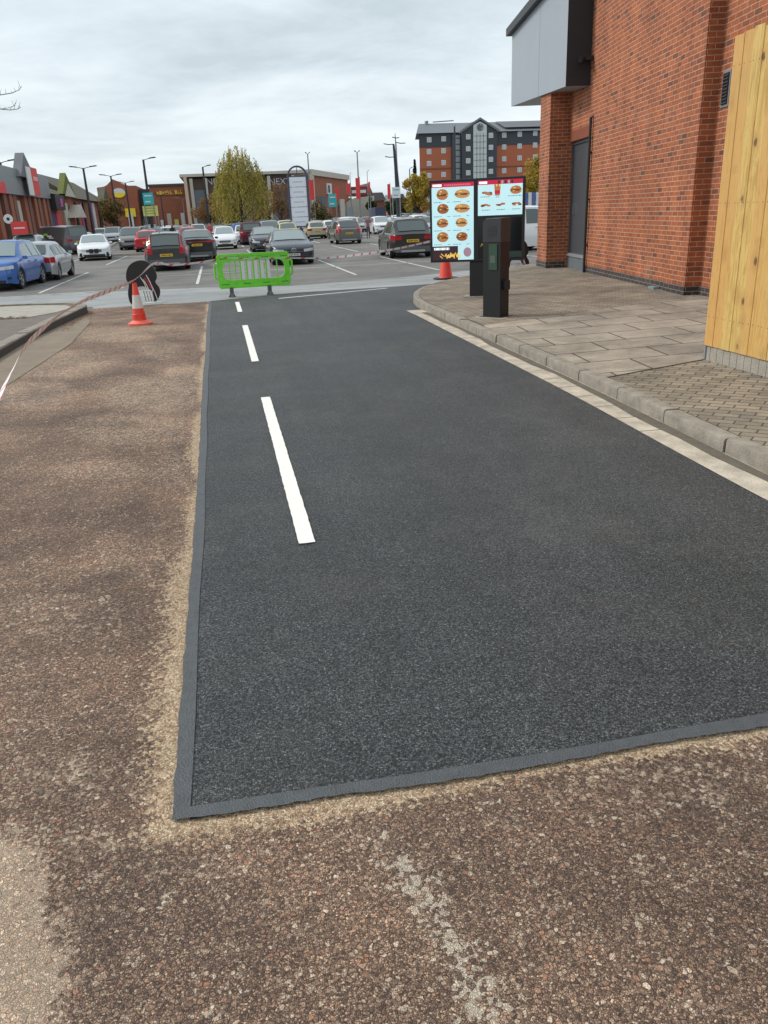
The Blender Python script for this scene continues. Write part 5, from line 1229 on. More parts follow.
def tree(name, label, px, D, py_top, wpx, kind, n=5000, base_py=None, trunk_h=.25, size=.16, shape='round', seed=1, group=None, cat_='tree'):
    rng = np.random.default_rng(seed)
    x = at(px, 215, D)[0]; top = at(px, py_top, D)[2]; z0 = tz(D); hgt = top-z0; w = wpx*D/847/2
    T = empty(name, label, cat_, (x, D, z0), 0, group)
    b = MB(); th = hgt*trunk_h; b.tube([(0, 0, 0), (.05, 0, th), (0, .05, hgt*.6), (.03, 0, hgt*.85)], [hgt*.026, hgt*.02, hgt*.012, hgt*.004], 8)
    for k in range(9):
        a = k*2.4; zz_ = th*.9+(hgt*.6-th)*k/9; b.tube([(0, 0, zz_), (math.cos(a)*w*.4, math.sin(a)*w*.4, zz_+hgt*.12), (math.cos(a)*w*.75, math.sin(a)*w*.75, zz_+hgt*.2)], [hgt*.010, hgt*.006, hgt*.002], 5)
    b.build('trunk', M_bark, T)
    if shape == 'round':
        nc = 26; C_ = rng.normal(size=(nc, 3)); C_ /= np.linalg.norm(C_, axis=1)[:, None]; C_ *= rng.uniform(.35, .88, nc)[:, None]
        cz = th+(hgt-th)*.5; hz = (hgt-th)*.5
        P = []
        for k in range(nc):
            m_ = n//nc; q = rng.normal(size=(m_, 3)); q /= np.linalg.norm(q, axis=1)[:, None]; q *= (rng.random(m_)**.4)[:, None]*rng.uniform(.20, .36)
            P.append(C_[k]+q)
        P = np.concatenate(P); P = P*np.array([w, w, hz])*1.02+np.array([0, 0, cz])
    elif shape == 'cone':
        t = rng.random(n); a = rng.random(n)*6.283; lay = .75+.25*np.sin(t*40); r = w*(1-t)*np.sqrt(rng.random(n))*lay
        P = np.stack([r*np.cos(a), r*np.sin(a), th+(hgt-th)*t], 1)
    elif shape == 'willow':
        P = []
        ns = 400
        for k in range(ns):
            a = rng.random()*6.283; rr_ = math.sqrt(rng.random()); rr_ = min(rr_, 1)
            x0, y0 = rr_*w*.86*math.cos(a), rr_*w*.86*math.sin(a)
            lobe = 1+.13*math.sin(3*a+1)+.12*math.sin(7*a)
            zt_ = z_top = hgt*(1-.42*rr_**2.6)*(1-.08*rng.random()**1.5)*(.93+.07*math.sin(5*a+rr_*9)); zt_ = min(zt_, hgt*1.0)
            L_ = (zt_-hgt*.10)*rng.uniform(.35, 1.0) if rr_ > .45 else zt_*rng.uniform(.2, .6)
            m_ = int(12+46*L_/hgt); tt = np.linspace(0, 1, m_)
            out = 1+.16*np.sin(tt*1.5); sw = rng.normal()*.10
            P.append(np.stack([x0*lobe*out+sw*tt+rng.normal(size=m_)*.07, y0*lobe*out+rng.normal(size=m_)*.07, zt_-L_*tt+.25*np.sin(tt*3.1)], 1))
        P = np.concatenate(P)
    leafmesh('crown', P, size, LM[kind], T, asp=2.6 if shape == 'willow' else 1.5, droop=.8 if shape == 'willow' else 0, seed=seed)
    return T
tree('willow_tree', 'tall weeping willow with yellowing green strands in the middle of the car park', 241.5, 92, 143, 56, 'willow', trunk_h=.2, size=.105, shape='willow', seed=3)
tree('autumn_tree', 'low orange tree just left of the willow', 209, 112, 194, 40, 'orange', n=3200, size=.17, seed=4, group='autumn trees before the shops')
tree('autumn_tree', 'rusty brown thin tree just right of the willow', 281, 108, 183, 34, 'brown', n=2400, size=.15, seed=5, group='autumn trees before the shops')
tree('autumn_tree', 'green and orange tree at the end of the left shops', 112, 112, 196, 26, 'autumn', n=3000, size=.16, seed=6, group='autumn trees before the shops')
tree('bush', 'green and orange bush beside the arched totem', 322, 104, 196, 27, 'autumn', n=2200, size=.16, seed=7, cat_='bush', trunk_h=.1)
tree('yellow_tree', 'golden yellow tree left of the menu board before the hotel', 419, 105, 170, 36, 'yellow', n=4200, size=.20, seed=8, group='yellow trees by the hotel')
tree('yellow_tree', 'golden yellow tree between the menu board and the brick pillar', 537, 95, 155, 42, 'yellow', n=4200, size=.20, seed=9, group='yellow trees by the hotel')
tree('conifer', 'dark conifer behind the golden tree at the left end of the hotel', 416, 160, 160, 17, 'conifer', n=3200, size=.32, shape='cone', seed=10, trunk_h=.1)
for i, (px, top, w_, kd, lb) in enumerate(((392, 198, 16, 'green', 'small dark green tree behind the large charcoal mast'), (404, 194, 18, 'autumn', 'mixed green and rust tree left of the golden tree'), (372, 197, 12, 'green', 'dark bushy tree behind the red roofed building'), (262, 196, 18, 'brown', 'dull brown tree behind the right edge of the willow'), (232, 198, 20, 'orange', 'orange tree behind the foot of the willow'))):
    tree('far_tree', lb, px, 145 if i < 3 else 116, top, w_, kd, n=1500, size=.3, seed=20+i, group='small trees at the far edge')
# bare twigs reaching in at the upper left from a tree outside the frame
bx = at(-150, 300, 24)
BT = empty('bare_tree', 'bare tree whose twigs reach in at the upper left edge', 'tree', (bx[0], 24, tz(24)))
b = MB(); zt0 = at(-150, 120, 24)[2]-tz(24)
b.tube([(0, 0, 0), (.05, 0, 2), (.1, 0, zt0*.8), (.1, .1, zt0*1.25)], [.16, .12, .07, .02], 8)
b.build('trunk', M_bark, BT)
def loc_(px, py): a = at(px, py, 24); return Vector((a[0]-bx[0], 0, a[2]-tz(24)))
b = MB(); rb = random.Random(8)
for pts in (((-148, 150), (-90, 118), (-30, 96), (0, 95), (12, 93), (19, 90), (22, 86)), ((-148, 165), (-90, 130), (-30, 108), (0, 109), (10, 110), (18, 109), (21, 107)), ((0, 109), (8, 108), (14, 106), (16, 103))):
    V_ = [loc_(*q) for q in pts]; b.tube(V_, [.04, .025, .014, .011, .009, .007, .004][:len(V_)] if len(V_) > 5 else .006, 6)
    for q in range(2, len(V_)-1):
        for t in (0, .5):
            p0 = V_[q].lerp(V_[q+1], t); b.tube([p0, p0+Vector((rb.uniform(-.04, .06), rb.uniform(-.05, .05), rb.uniform(.05, .17)))], [.006, .003], 5)
for k in range(8):
    z_ = zt0*(.7+.06*k); a = k*2.1; b.tube([(.1, 0, z_), (.1+math.cos(a)*.9-.4, math.sin(a)*.9, z_+.7), (.1+math.cos(a)*1.6-.8, math.sin(a)*1.6, z_+1.5)], [.03, .015, .005], 5)
b.build('branch', M_bar, BT)

# ------------------------------------------------------------------ lamp posts, masts, signs
def lamp(label, px, py_top, D, kind='double', r=.09, mt=M_pole, arm=1.0, group='car park lamp posts', thick=1.0):
    x, y, zt_ = at(px, py_top, D); z0 = tz(D); h = zt_-z0
    T = empty('lamp_post', label, 'lamp post', (x, y, z0), 0, group); r *= thick
    b = MB(); b.tube([(0, 0, 0), (0, 0, .9), (0, 0, .95), (0, 0, h-.1)], [r*1.7, r*1.7, r*1.15, r*.7], 10); b.build('pole', mt, T, smooth=True)
    sides = (-1, 1) if kind == 'double' else (1,)
    for s_ in sides:
        b = MB(); b.tube([(0, 0, h-.18), (s_*.35*arm, 0, h-.06), (s_*.8*arm, 0, h)], .035*thick, 6); b.build('arm', mt, T)
        b = MB(); b.prism([(.62, -.03), (1.25, .02), (1.45, .08), (1.25, .13), (.65, .06)], lambda a, c, d_, s_=s_: (s_*a*arm, d_, h+c), -.14, .14); b.build('lamp_head', M_dgrey if mt is M_pole else mt, T)
    return T
lamp('double-headed charcoal lamp post at the left edge before the grey shop fascia', 0, 161, 81, r=.13)
lamp('double-headed charcoal lamp post standing behind the white saloon', 83, 167, 94, r=.15)
lamp('double-headed charcoal lamp post over the end of the left shops', 110.5, 175, 112, r=.14)
lamp('double-headed charcoal lamp post before the gabled brick building', 125, 182, 135, r=.15)
lamp('single-headed charcoal lamp post carrying the teal and pale yellow signs', 143, 158.5, 90, kind='single', r=.15, arm=.9)
lamp('single-headed charcoal lamp post just left of the willow', 202.5, 166, 104, kind='single', r=.15, arm=.7)
lamp('thin grey lamp post above the arched totem', 307.5, 153, 104, kind='double', r=.10, mt=M_gpole, arm=.22)
lamp('tall thin grey lamp post behind the tall red banner', 357, 151.5, 100, kind='double', r=.10, mt=M_gpole, arm=.25)
lamp('faint thin pole right of the tall red banner', 367, 171, 130, kind='single', r=.06, mt=M_gpole, arm=.2)
lamp('small double-headed lamp post before the gold lettered wall', 160.5, 194, 112, r=.09, arm=.8)
lamp('small lamp post right of centre before the gold lettered wall', 182.5, 198, 128, r=.07, mt=M_gpole, arm=.8)
lamp('thin dark pole left of the golden tree', 350, 173, 135, kind='single', r=.05, mt=M_gpole, arm=.1)
lamp('short dark lamp post at the left corner of the hotel', 409.5, 168, 120, kind='single', r=.09, arm=.3)
lamp('dark pole in front of the glazed stair strip of the hotel', 454.5, 126, 160, kind='single', r=.22, arm=.15)
# large mast
x, y, zt_ = at(393.5, 144, 84); MS = empty('mast', 'large charcoal mast with lamp arms and an aerial above a teal sign', 'mast', (x, y, tz(84)), 0); h = zt_-tz(84)
b = MB(); b.tube([(0.35, 0, 0), (.28, 0, h*.45), (.16, 0, h*.75), (0.0, 0, h)], [.27, .25, .17, .10], 10); b.build('pole', M_pole, MS, smooth=True)
b = MB(); b.tube([(.42, .3, 0), (.35, .3, h*.6), (.30, .3, h*1.0), (.25, .3, h*1.12)], [.12, .10, .07, .03], 8); b.build('aerial_pole', M_gpole, MS, smooth=True)
for (zz_, x0, x1) in ((h*1.0, -1.0, 0), (h*1.01, .3, 1.2), (h*.86, -.9, 0), (h*1.07, -.1, .6)):
    b = MB(); b.tube([(x0, 0, zz_+.05), ((x0+x1)/2, 0, zz_-.04), (x1, 0, zz_-.02)], .045, 6); b.build('arm', M_dgrey, MS)
def board(label, px0, px1, py0, py1, D, mt, name='sign', nlines=2, lmt=None, group=None, posts=True):
    a = at((px0+px1)/2, (py0+py1)/2, D); w = (px1-px0)*D/847/2; h = (py1-py0)*D/909/2
    S = empty(name, label, 'sign' if 'banner' not in name else 'banner', (a[0], D, tz(D)), 0, group)
    zc = a[2]-tz(D); b = MB(); b.box(-w, w, -.04, .04, zc-h, zc+h); pn = b.build('panel', mt, S)
    if posts:
        for s_ in ((-1, 1) if 'banner' not in name else (1,)):
            b = MB(); b.tube([(s_*w*.9, .07, 0), (s_*w*.9, .07, zc+h*(.9 if 'banner' not in name else 1.1))], .045, 6); b.build('post', M_gpole, S)
    for k in range(nlines):
        b = MB(); zz_ = zc+h*(.5-1.0*k/max(1, nlines-1)) if nlines > 1 else zc; b.box(-w*.7, w*(.7-.3*(k % 2)), -.05, -.04, zz_-h*.10, zz_+h*.10); b.build('print_line', lmt or M_fwhite, pn)
    return S
board('teal and white sign high on the single-headed lamp post', 143.5, 153, 193, 204.5, 89.4, M_teal, nlines=2, posts=True)
board('pale yellow square sign below the teal and white sign', 143.5, 157.5, 206, 216, 89.6, M_yel, nlines=3, lmt=mat('olive_print', (.35, .38, .12), .5))
board('teal hoarding sign on the large charcoal mast', 392, 400.5, 187, 198, 83.2, M_fwhite, nlines=2, lmt=M_teal, posts=True)
board('teal upright banner left of the grey crossover', 328.5, 336.5, 194, 207, 98, M_teal, name='banner_sign', nlines=2)
for (a0, a1, b0, b1, lb) in ((355.8, 360.2, 178, 199, 'tallest red banner on a thin post left of the white SUV'), (346.5, 350.5, 183.5, 194, 'short red banner just left of the tallest red banner'), (309.5, 314, 180, 200, 'red banner right of the arched totem'), (387.5, 390.5, 184, 199, 'narrow red banner left of the large charcoal mast'), (368.5, 370, 182, 191, 'tiny red banner right of the tallest red banner'), (335.5, 339, 187, 199, 'dull red banner against the right end of the brick store')):
    board(lb, a0, a1, b0, b1, 96 if a0 > 340 else 102, M_flag, name='banner', nlines=0, group='red banners')
# round sign at left
a = at(8.2, 219, 62); RS = empty('round_sign', 'round white road sign with dark centre at the left edge', 'road sign', (a[0], 62, tz(62))); zc = a[2]-tz(62)
b = MB(); b.tube([(0, .05, 0), (0, .05, zc+.2)], .05, 8); b.build('post', M_pole, RS)
b = MB(); b.lathe([(.001, -.03), (.30, -.03), (.31, 0), (.001, .0)], 24, axis='y', c=(0, 0, zc)); f_ = b.build('face', M_fwhite, RS)
b = MB(); b.lathe([(.001, -.04), (.11, -.04), (.11, -.031)], 16, axis='y', c=(0, 0, zc)); b.build('symbol', M_black, f_)
board('red low advertising banner by the left shops', 12.5, 26.5, 222, 234, 60, M_flag, name='banner_board', nlines=1)
# arched totem
a = at(296.3, 165.5, 84); w = 20*84/847/2; TT = empty('arched_totem', 'tall arched totem sign with white tenant panels and a navy frame', 'totem sign', (a[0], 84, tz(84))); h = a[2]-tz(84)
R0 = w; 
def archpoly(r, h0, z0): return [(r*math.cos(t), h0+r*math.sin(t)) for t in [rad(180*k/16) for k in range(17)]]+[(-r, z0), (r, z0)]
po, pi_ = archpoly(R0, h-R0, 0), archpoly(R0-.16, h-R0, 1.0)
b = MB(); n = len(po)
for d_ in (-.15, .15): b.v += [(p_[0], d_, p_[1]) for p_ in po]+[(p_[0], d_, p_[1]) for p_ in pi_]
for i in range(n):
    j = (i+1) % n
    for q in ((i, j, n+j, n+i), (2*n+i, 3*n+i, 3*n+j, 2*n+j), (i, 2*n+i, 2*n+j, j), (n+i, n+j, 3*n+j, 3*n+i)): b.f.append(q); b.mi.append(0)
b.m(M_navy); b.build('frame', M_navy, TT)
zz_ = .9; hh = h-R0
for k in range(5):
    z0_ = .95+(hh-.95)*k/5; z1_ = .95+(hh-.95)*(k+1)/5-.05; b = MB(); b.box(-R0+.17, R0-.17, -.08, .08, z0_, z1_); pn = b.build('tenant_panel', mat('tenant_white', (.72, .74, .80), .5), TT)
    b = MB(); b.box(-R0*.5, R0*.5, -.09, -.08, (z0_+z1_)/2-.05, (z0_+z1_)/2+.05); b.build('print_line', mat('faint_print', (.45, .50, .62), .5), pn)
b = MB(); b.box(-.03, .03, -.05, .05, hh, h-.16); b.build('mullion', M_navy, TT)
b = MB(); b.box(-R0+.16, R0-.16, -.05, .05, hh-.045, hh+.04); b.build('crossbar', M_navy, TT)

# ------------------------------------------------------------------ people
def person(label, px, D, top, shirt, legs, facing=0, hgt=1.72, hair=(.03, .02, .015), vest=None):
    x = at(px, 215, D)[0]; PP = empty('person', label, 'person', (x, D, tz(D)), facing, 'people walking in the car park'); s = hgt/1.72
    me = bpy.data.meshes.new('figure')
    J = {'pel': (0, 0, .95), 'waist': (0, 0, 1.08), 'chest': (0, 0, 1.32), 'neck': (0, 0, 1.48), 'h0': (0, -.01, 1.56), 'h1': (0, -.01, 1.68),
         'sl': (-.18, 0, 1.41), 'el': (-.24, .03, 1.14), 'wl': (-.23, -.09, .92), 'sr': (.18, 0, 1.41), 'er': (.24, -.02, 1.14), 'wr': (.22, -.12, .94),
         'hl': (-.09, 0, .90), 'kl': (-.10, -.08, .50), 'al': (-.10, .06, .09), 'tl': (-.10, -.08, .04), 'hr': (.09, 0, .90), 'kr': (.10, -.02, .50), 'ar': (.10, .14, .12), 'tr': (.10, .02, .04)}
    Rr = {'pel': .15, 'waist': .13, 'chest': .16, 'neck': .055, 'h0': .085, 'h1': .085, 'sl': .07, 'el': .048, 'wl': .033, 'sr': .07, 'er': .048, 'wr': .033, 'hl': .095, 'kl': .065, 'al': .045, 'tl': .045, 'hr': .095, 'kr': .065, 'ar': .045, 'tr': .045}
    ks = list(J); E_ = [('pel', 'waist'), ('waist', 'chest'), ('chest', 'neck'), ('neck', 'h0'), ('h0', 'h1'), ('chest', 'sl'), ('sl', 'el'), ('el', 'wl'), ('chest', 'sr'), ('sr', 'er'), ('er', 'wr'), ('pel', 'hl'), ('hl', 'kl'), ('kl', 'al'), ('al', 'tl'), ('pel', 'hr'), ('hr', 'kr'), ('kr', 'ar'), ('ar', 'tr')]
    me.from_pydata([tuple(c*s for c in J[k]) for k in ks], [(ks.index(a), ks.index(b_)) for a, b_ in E_], [])
    o = bpy.data.objects.new('figure', me); col.objects.link(o)
    md = o.modifiers.new('s', 'SKIN'); me.skin_vertices.new() if not me.skin_vertices else None
    for i, k in enumerate(ks): me.skin_vertices[0].data[i].radius = (Rr[k]*s, Rr[k]*s*.8); 
    me.skin_vertices[0].data[0].use_root = True
    o.modifiers.new('d', 'SUBSURF').levels = 1
    dg = bpy.context.evaluated_depsgraph_get(); m2 = bpy.data.meshes.new_from_object(o.evaluated_get(dg)); bpy.data.objects.remove(o)
    skin = mat('skin', (.45, .25, .17), .6); sm = mat('cloth_%s' % str(shirt), shirt, .8); lm = mat('cloth_%s' % str(legs), legs, .8); hm = mat('hair', hair, .7); shoe = mat('shoe', (.03, .03, .03), .6)
    for q in (skin, sm, lm, hm, shoe): m2.materials.append(q)
    for p_ in m2.polygons:
        c = p_.center/s; z = c.z
        p_.material_index = 0 if z > 1.50 and not (z > 1.66 or c.y > .02) else 3 if z > 1.50 else 1 if (z > .93 and not (abs(c.x) > .17 and z < .97)) else 0 if (abs(c.x) > .17 and z > .85) else 4 if z < .10 else 2
    b = bpy.data.objects.new('body', m2); col.objects.link(b); b.parent = PP
    if vest:
        g = MB(); g.lathe([(.205, 1.0), (.215, 1.2), (.225, 1.40), (.12, 1.47)], 14, c=(0, 0, 0)); g.v = [(x_, y_*.72, z_) for x_, y_, z_ in g.v]; g.build('vest', vest, PP, smooth=True)
    return PP
person('person in dark clothes standing by the kerb left of the red hatchback', 131, 80, 0, (.02, .02, .025), (.02, .02, .03), rad(20))
person('person in a black jacket behind the charcoal estate roof', 170.5, 72, 0, (.015, .015, .02), (.05, .05, .06), rad(180))
person('person in a red jacket beside the lamp post left of the white city car', 208, 74, 0, (.50, .06, .07), (.03, .03, .05), rad(10))
person('person in a yellow high-visibility vest standing in front of the golden tree', 411, 84, 0, (.12, .14, .05), (.02, .02, .03), rad(160), hgt=1.85, vest=mat('hi_vis_yellow', (.70, .85, .08), .6))
person('person with dark hair between the grey crossover and the white SUV', 367.5, 66, 0, (.25, .10, .13), (.05, .04, .05), rad(0))
person('person in a pale coat near the foot of the tan column', 189, 84, 0, (.55, .45, .42), (.05, .05, .06), rad(180))

# ------------------------------------------------------------------ far buildings
def zl(px, py, D): return at(px, py, D)[2]
# left shops, a row parallel to the road; facade plane x = XS
XS = at(0, 166, 72)[0]
def ys_(px, py=205): return atx(px, py, XS)[1]
def zs_(px, py): return atx(px, py, XS)[2]
GZ = DROP-.1
def shopA():
    S = empty('shop', 'brick shop with tall grey fascia and pointed gable carrying a red and white banner', 'shop', (XS, ys_(-20), 0), 0, 'shops along the left side')
    oy = ys_(-20); y1 = ys_(47); zb, ztp = zs_(20, 196), zs_(20, 171.5)
    b = MB(); b.box(-14, 0, 0, y1-oy, GZ, zb); b.build('wall', M_fbrick2, S)
    b = MB(); b.box(-14, .5, 0, y1-oy, zb, ztp); b.build('fascia', M_fgrey, S)
    g0, g1 = ys_(15)-oy, ys_(30)-oy; za = zs_(20, 155.5)
    b = MB(); b.prism([(g0, ztp-.6), (g1, ztp-.6), ((g0*.55+g1*.45), za)], lambda a, c, d_: (d_, a, c), .2, .9); b.build('gable', M_roof, S)
    b = MB(); q0, q1 = ys_(20)-oy, ys_(24.5)-oy; b.box(.92, 1.0, q0, q1, zs_(22, 196), zs_(20, 168.5)); b.build('banner_panel', M_fwhite, S)
    b = MB(); q0, q1 = ys_(24.5)-oy, ys_(31)-oy; b.box(.92, 1.0, q0, q1, zs_(28, 196), zs_(24, 169)); bn = b.build('banner_panel', M_flag, S)
    b = MB(); b.box(1.0, 1.05, q0+.5, q1-.5, zs_(26, 182), zs_(26, 178)); b.build('print_line', mat('pink_print', (.75, .35, .3), .5), bn)
    for k, px in enumerate((-8, 0, 6, 10, 21, 25, 31, 35, 40, 44)):
        b = MB(); q = ys_(px)-oy; b.box(.0, .35, q, q+1.1, GZ, zb); b.build('brick_pier', [M_fbrick, M_fbrick2][k % 2], S)
    for (p0, p1, mt) in ((-6, -1, M_black), (2, 5.5, M_black), (12.5, 19, M_cream), (26.5, 30, M_black), (36, 39, M_black)):
        b = MB(); b.box(.0, .12, ys_(p0)-oy, ys_(p1)-oy, GZ, zb-.4); b.build('shop_window' if mt is M_black else 'blind', mt, S)
    b = MB(); b.box(.5, .56, ys_(-12)-oy, ys_(1.5)-oy, zs_(0, 194), zs_(0, 183)); b.build('fascia_sign', M_flag, S)
shopA()
def shopB():
    y0 = ys_(46); oy = y0; S = empty('shop', 'brick shop with mossy tiled roof, black sign box and green topped gable', 'shop', (XS, oy, 0), 0, 'shops along the left side')
    y1 = ys_(72)-oy; ze = zs_(55, 194); zr = zs_(52, 180)
    b = MB(); b.box(-12, 0, 0, y1, GZ, ze); b.build('wall', M_fbrick, S)
    b = MB(); b.prism([(.5, ze-.1), (-5, zr+.7), (-12, ze)], lambda a, c, d_: (a, d_, c), .1, y1); rf = b.build('roof', M_moss, S)
    g0, g1 = ys_(57)-oy, ys_(70)-oy; za = zs_(62.5, 174.5)
    b = MB(); b.prism([(g0, ze), (g1, ze), ((g0+g1)/2-.5, za)], lambda a, c, d_: (d_, a, c), .2, .8); b.build('gable_roof', M_mossg, rf)
    b = MB(); b.prism([(g0+.9, ze-.2), (g1-.7, ze-.2), ((g0+g1)/2-.3, za-1.1)], lambda a, c, d_: (d_, a, c), .82, .9); b.build('gable_panel', M_cream, S)
    b = MB(); b.box(.1, .9, ys_(46.5)-oy, ys_(56)-oy, zs_(50, 210), zs_(50, 195.5)); sb_ = b.build('sign_box', M_black, S)
    b = MB(); b.box(.9, .95, ys_(51)-oy, ys_(53.5)-oy, zs_(52, 207), zs_(52, 199)); b.build('sign_symbol', M_vio, sb_)
    for (p0, p1, t, mt) in ((48, 52, 212, mat('navy_panel', (.03, .04, .15), .5)), (53, 57, 212, M_flag), (62, 66, 203, M_cream)):
        b = MB(); b.box(.0, .15, ys_(p0)-oy, ys_(p1)-oy, GZ, zs_((p0+p1)/2, t)); b.build('door_panel', mt, S)
    b = MB(); b.prism([(ys_(64)-oy, zs_(66, 218)), (ys_(73)-oy, zs_(66, 218)), (ys_(69)-oy, zs_(68, 205))], lambda a, c, d_: (d_, a, c), .1, 1.3); b.build('porch', M_cream, S)
shopB()
def shopC():
    y0 = ys_(72.2); oy = y0; S = empty('shop', 'long brick shop with dark mossy roof and magenta posters ending the left row', 'shop', (XS, oy, 0), 0, 'shops along the left side')
    y1 = ys_(105)-oy; ze = zs_(80, 199); zr = ze+2.9
    b = MB(); b.box(-12, 0, 0, y1, GZ, ze); b.build('wall', M_fbrick, S)
    b = MB(); b.prism([(.6, ze-.1), (-4, zr), (-12, ze)], lambda a, c, d_: (a, d_, c), .1, y1); b.build('roof', M_moss, S)
    b = MB(); q0, q1 = ys_(96)-oy, ys_(103.5)-oy; b.prism([(q0, ze), (q1, ze), ((q0+q1)/2, ze+1.9)], lambda a, c, d_: (d_, a, c), .2, 1.1); b.build('gable', M_moss, S)
    for (p0, p1, t, mt) in ((74, 75.5, 202, M_black), (79, 80, 203, M_vio), (82, 83, 203, M_black), (88, 90, 202, M_vio), (91, 93, 203, M_fwhite), (97, 99, 204, M_black), (100, 101, 204, M_cream)):
        b = MB(); b.box(.0, .15, ys_(p0)-oy, ys_(p1)-oy, GZ, zs_((p0+p1)/2, t)); b.build('shop_window', mt, S)
shopC()
# gabled brick store, front at y=150
def gab():
    D = 150; xl, xr = at(101, 215, D)[0], at(140, 215, D)[0]; S = empty('gabled_store', 'brick store with stepped gable and an oval yellow and white sign', 'shop', (xl, D, 0)); X = lambda px, py=200: at(px, py, D)[0]-xl
    ze = zl(130, 187, D)
    pts = [(0, GZ), (xr-xl, GZ), (xr-xl, zl(139, 185.5, D)), (X(127), zl(127, 185.5, D)), (X(122), zl(122, 182.5, D)), (X(115.5), zl(115.5, 179, D)), (X(109), zl(109, 185, D)), (X(106), zl(106, 186.5, D)), (0, zl(102, 187.5, D))]
    b = MB(); b.prism(pts, lambda a, c, d_: (a, d_, c), 0, 22); b.build('wall', M_fbrick2 if 0 else M_fbrick, S)
    cxs, czs = X(119, 193), zl(119, 193, D)
    for k, (rz_, mt, hz) in enumerate(((1.35, M_fwhite, 1), (1.35, M_yelb, -1))):
        b = MB(); P_ = [(cxs+1.05*math.cos(rad(t*hz)), czs+.75*math.sin(rad(t*hz))) for t in range(0, 181, 15)]; b.prism(P_, lambda a, c, d_: (a, d_, c), -.3, -.05); b.build('oval_sign', mt, S)
    b = MB(); b.box(X(123.5), X(134), -.4, -.05, zl(128, 217, D), zl(128, 208.5, D)); b.build('yellow_panel', M_yelb, S)
    b = MB(); b.box(X(126), X(131), -.5, -.41, GZ, zl(128, 214, D)); b.build('white_door', M_fwhite, S)
gab()
def dark_link():
    D = 153; xl = at(139.5, 215, D)[0]; S = empty('entrance_block', 'dark glazed entrance block between the gabled store and the gold lettered wall', 'building', (xl, D, 0)); w = at(153, 215, D)[0]-xl
    b = MB(); b.box(0.02, w-.02, 0, 14, GZ, zl(146, 189, D)); b.build('wall', mat('dark_glazing', (.035, .045, .055), .3), S)
    for k in range(3): b = MB(); b.box(.4+k*w/3, w/3*(k+1)-.1, -.1, -.02, GZ, 2.4); b.build('glass_door', M_fwin, S)
dark_link()
def gold():
    D = 148; xl, xr = at(152.5, 215, D)[0], at(189, 215, D)[0]; S = empty('brick_store', 'plain brick store wall with a line of gold lettering under its roof edge', 'shop', (xl, D, 0)); w = xr-xl
    zt_ = zl(170, 186, D)
    b = MB(); b.box(0, w, 0, 20, GZ, zt_); b.build('wall', M_fbrick, S)
    b = MB(); b.box(-.1, w+.1, -.25, 20, zt_, zt_+.35); b.build('roof_edge', M_dgrey, S)
    b = MB(); b.box(1.0, w-.4, -.12, -.02, zt_-1.45, zt_-.45); b.build('sign_strip', mat('brown_strip', (.25, .10, .03), .6), S)
    rg = random.Random(3); x = 1.2
    while x < w-.8:
        l = rg.uniform(.26, .40); hh = rg.uniform(.52, .66); b = MB(); b.box(x, x+l*.35, -.2, -.13, zt_-1.3, zt_-1.3+hh); b.box(x+l*.35, x+l, -.2, -.13, zt_-1.3, zt_-1.3+hh*rg.choice((.35, .7, .95))); b.build('letter', M_gold, S); x += l+.12
        if abs(x-w*.66) < .3: x += .35
    for k in range(5): b = MB(); b.box(1.2+k*1.15, 1.9+k*1.15, -.1, -.02, GZ, 2.0+k % 2); b.build('poster', [M_fwhite, M_cream, M_yel][k % 3], S)
gold()
# large store with pale concrete frame and NEXT lettering
def nxt():
    D = 126; xl, xr = at(187, 215, D)[0], at(311, 215, D)[0]; S = empty('framed_store', 'large dark fronted store with pale concrete frame and white NEXT lettering', 'shop', (xl, D, 0)); w = xr-xl
    X = lambda px, py=190: at(px, py, D)[0]-xl; zt_ = zl(250, 172, D)
    b = MB(); b.box(.4, w-.3, .8, 30, GZ, zt_-.6); b.build('wall', mat('dark_store_front', (.13, .085, .07), .7, var=.4, scale=.5), S)
    b = MB(); b.box(-.4, w+.2, -.3, 30.2, zt_-.38, zt_); b.build('roof_beam', M_cream, S)
    for px in (192, 206.5, 231, 269.5, 293.8, 311): 
        x0 = X(px); b = MB(); b.box(x0-.22, x0+.22, -.2, .75, GZ, zt_-.61); b.build('column', M_cream, S)
    b = MB(); b.prism([(X(183.5, 177), zl(184, 177, D)), (X(186.5, 177), zl(184, 177, D)), (X(192.5, 222), GZ), (X(188.8, 222), GZ)], lambda a, c, d_: (a, d_, c), -1.6, -.9); b.build('leaning_column', M_tan, S)
    b = MB(); b.box(X(193), X(204), .5, .79, GZ, zl(200, 190, D)); b.build('glass_wall', mat('blue_glass', (.10, .14, .17), .2), S)
    for (pc, sz) in ((280.3, 1.2), (217.5, 1.2)):
        Mx = Matrix.Translation((X(pc, 182), .7, zl(pc, 181.5, D)))@Matrix.Rotation(rad(90), 4, 'X')
        text('NEXT', sz, M_fwhite, 'lettering', S, Mx, .05, xs=1.05)
    for k in range(10): b = MB(); b.box(X(272)+k*.42*3.0, X(272)+k*.42*3.0+.7, .72, .79, GZ, 2.6+.6*(k % 3)); b.build('shop_window', [M_fwin, M_fbrick2, M_cream][k % 3], S)
nxt()
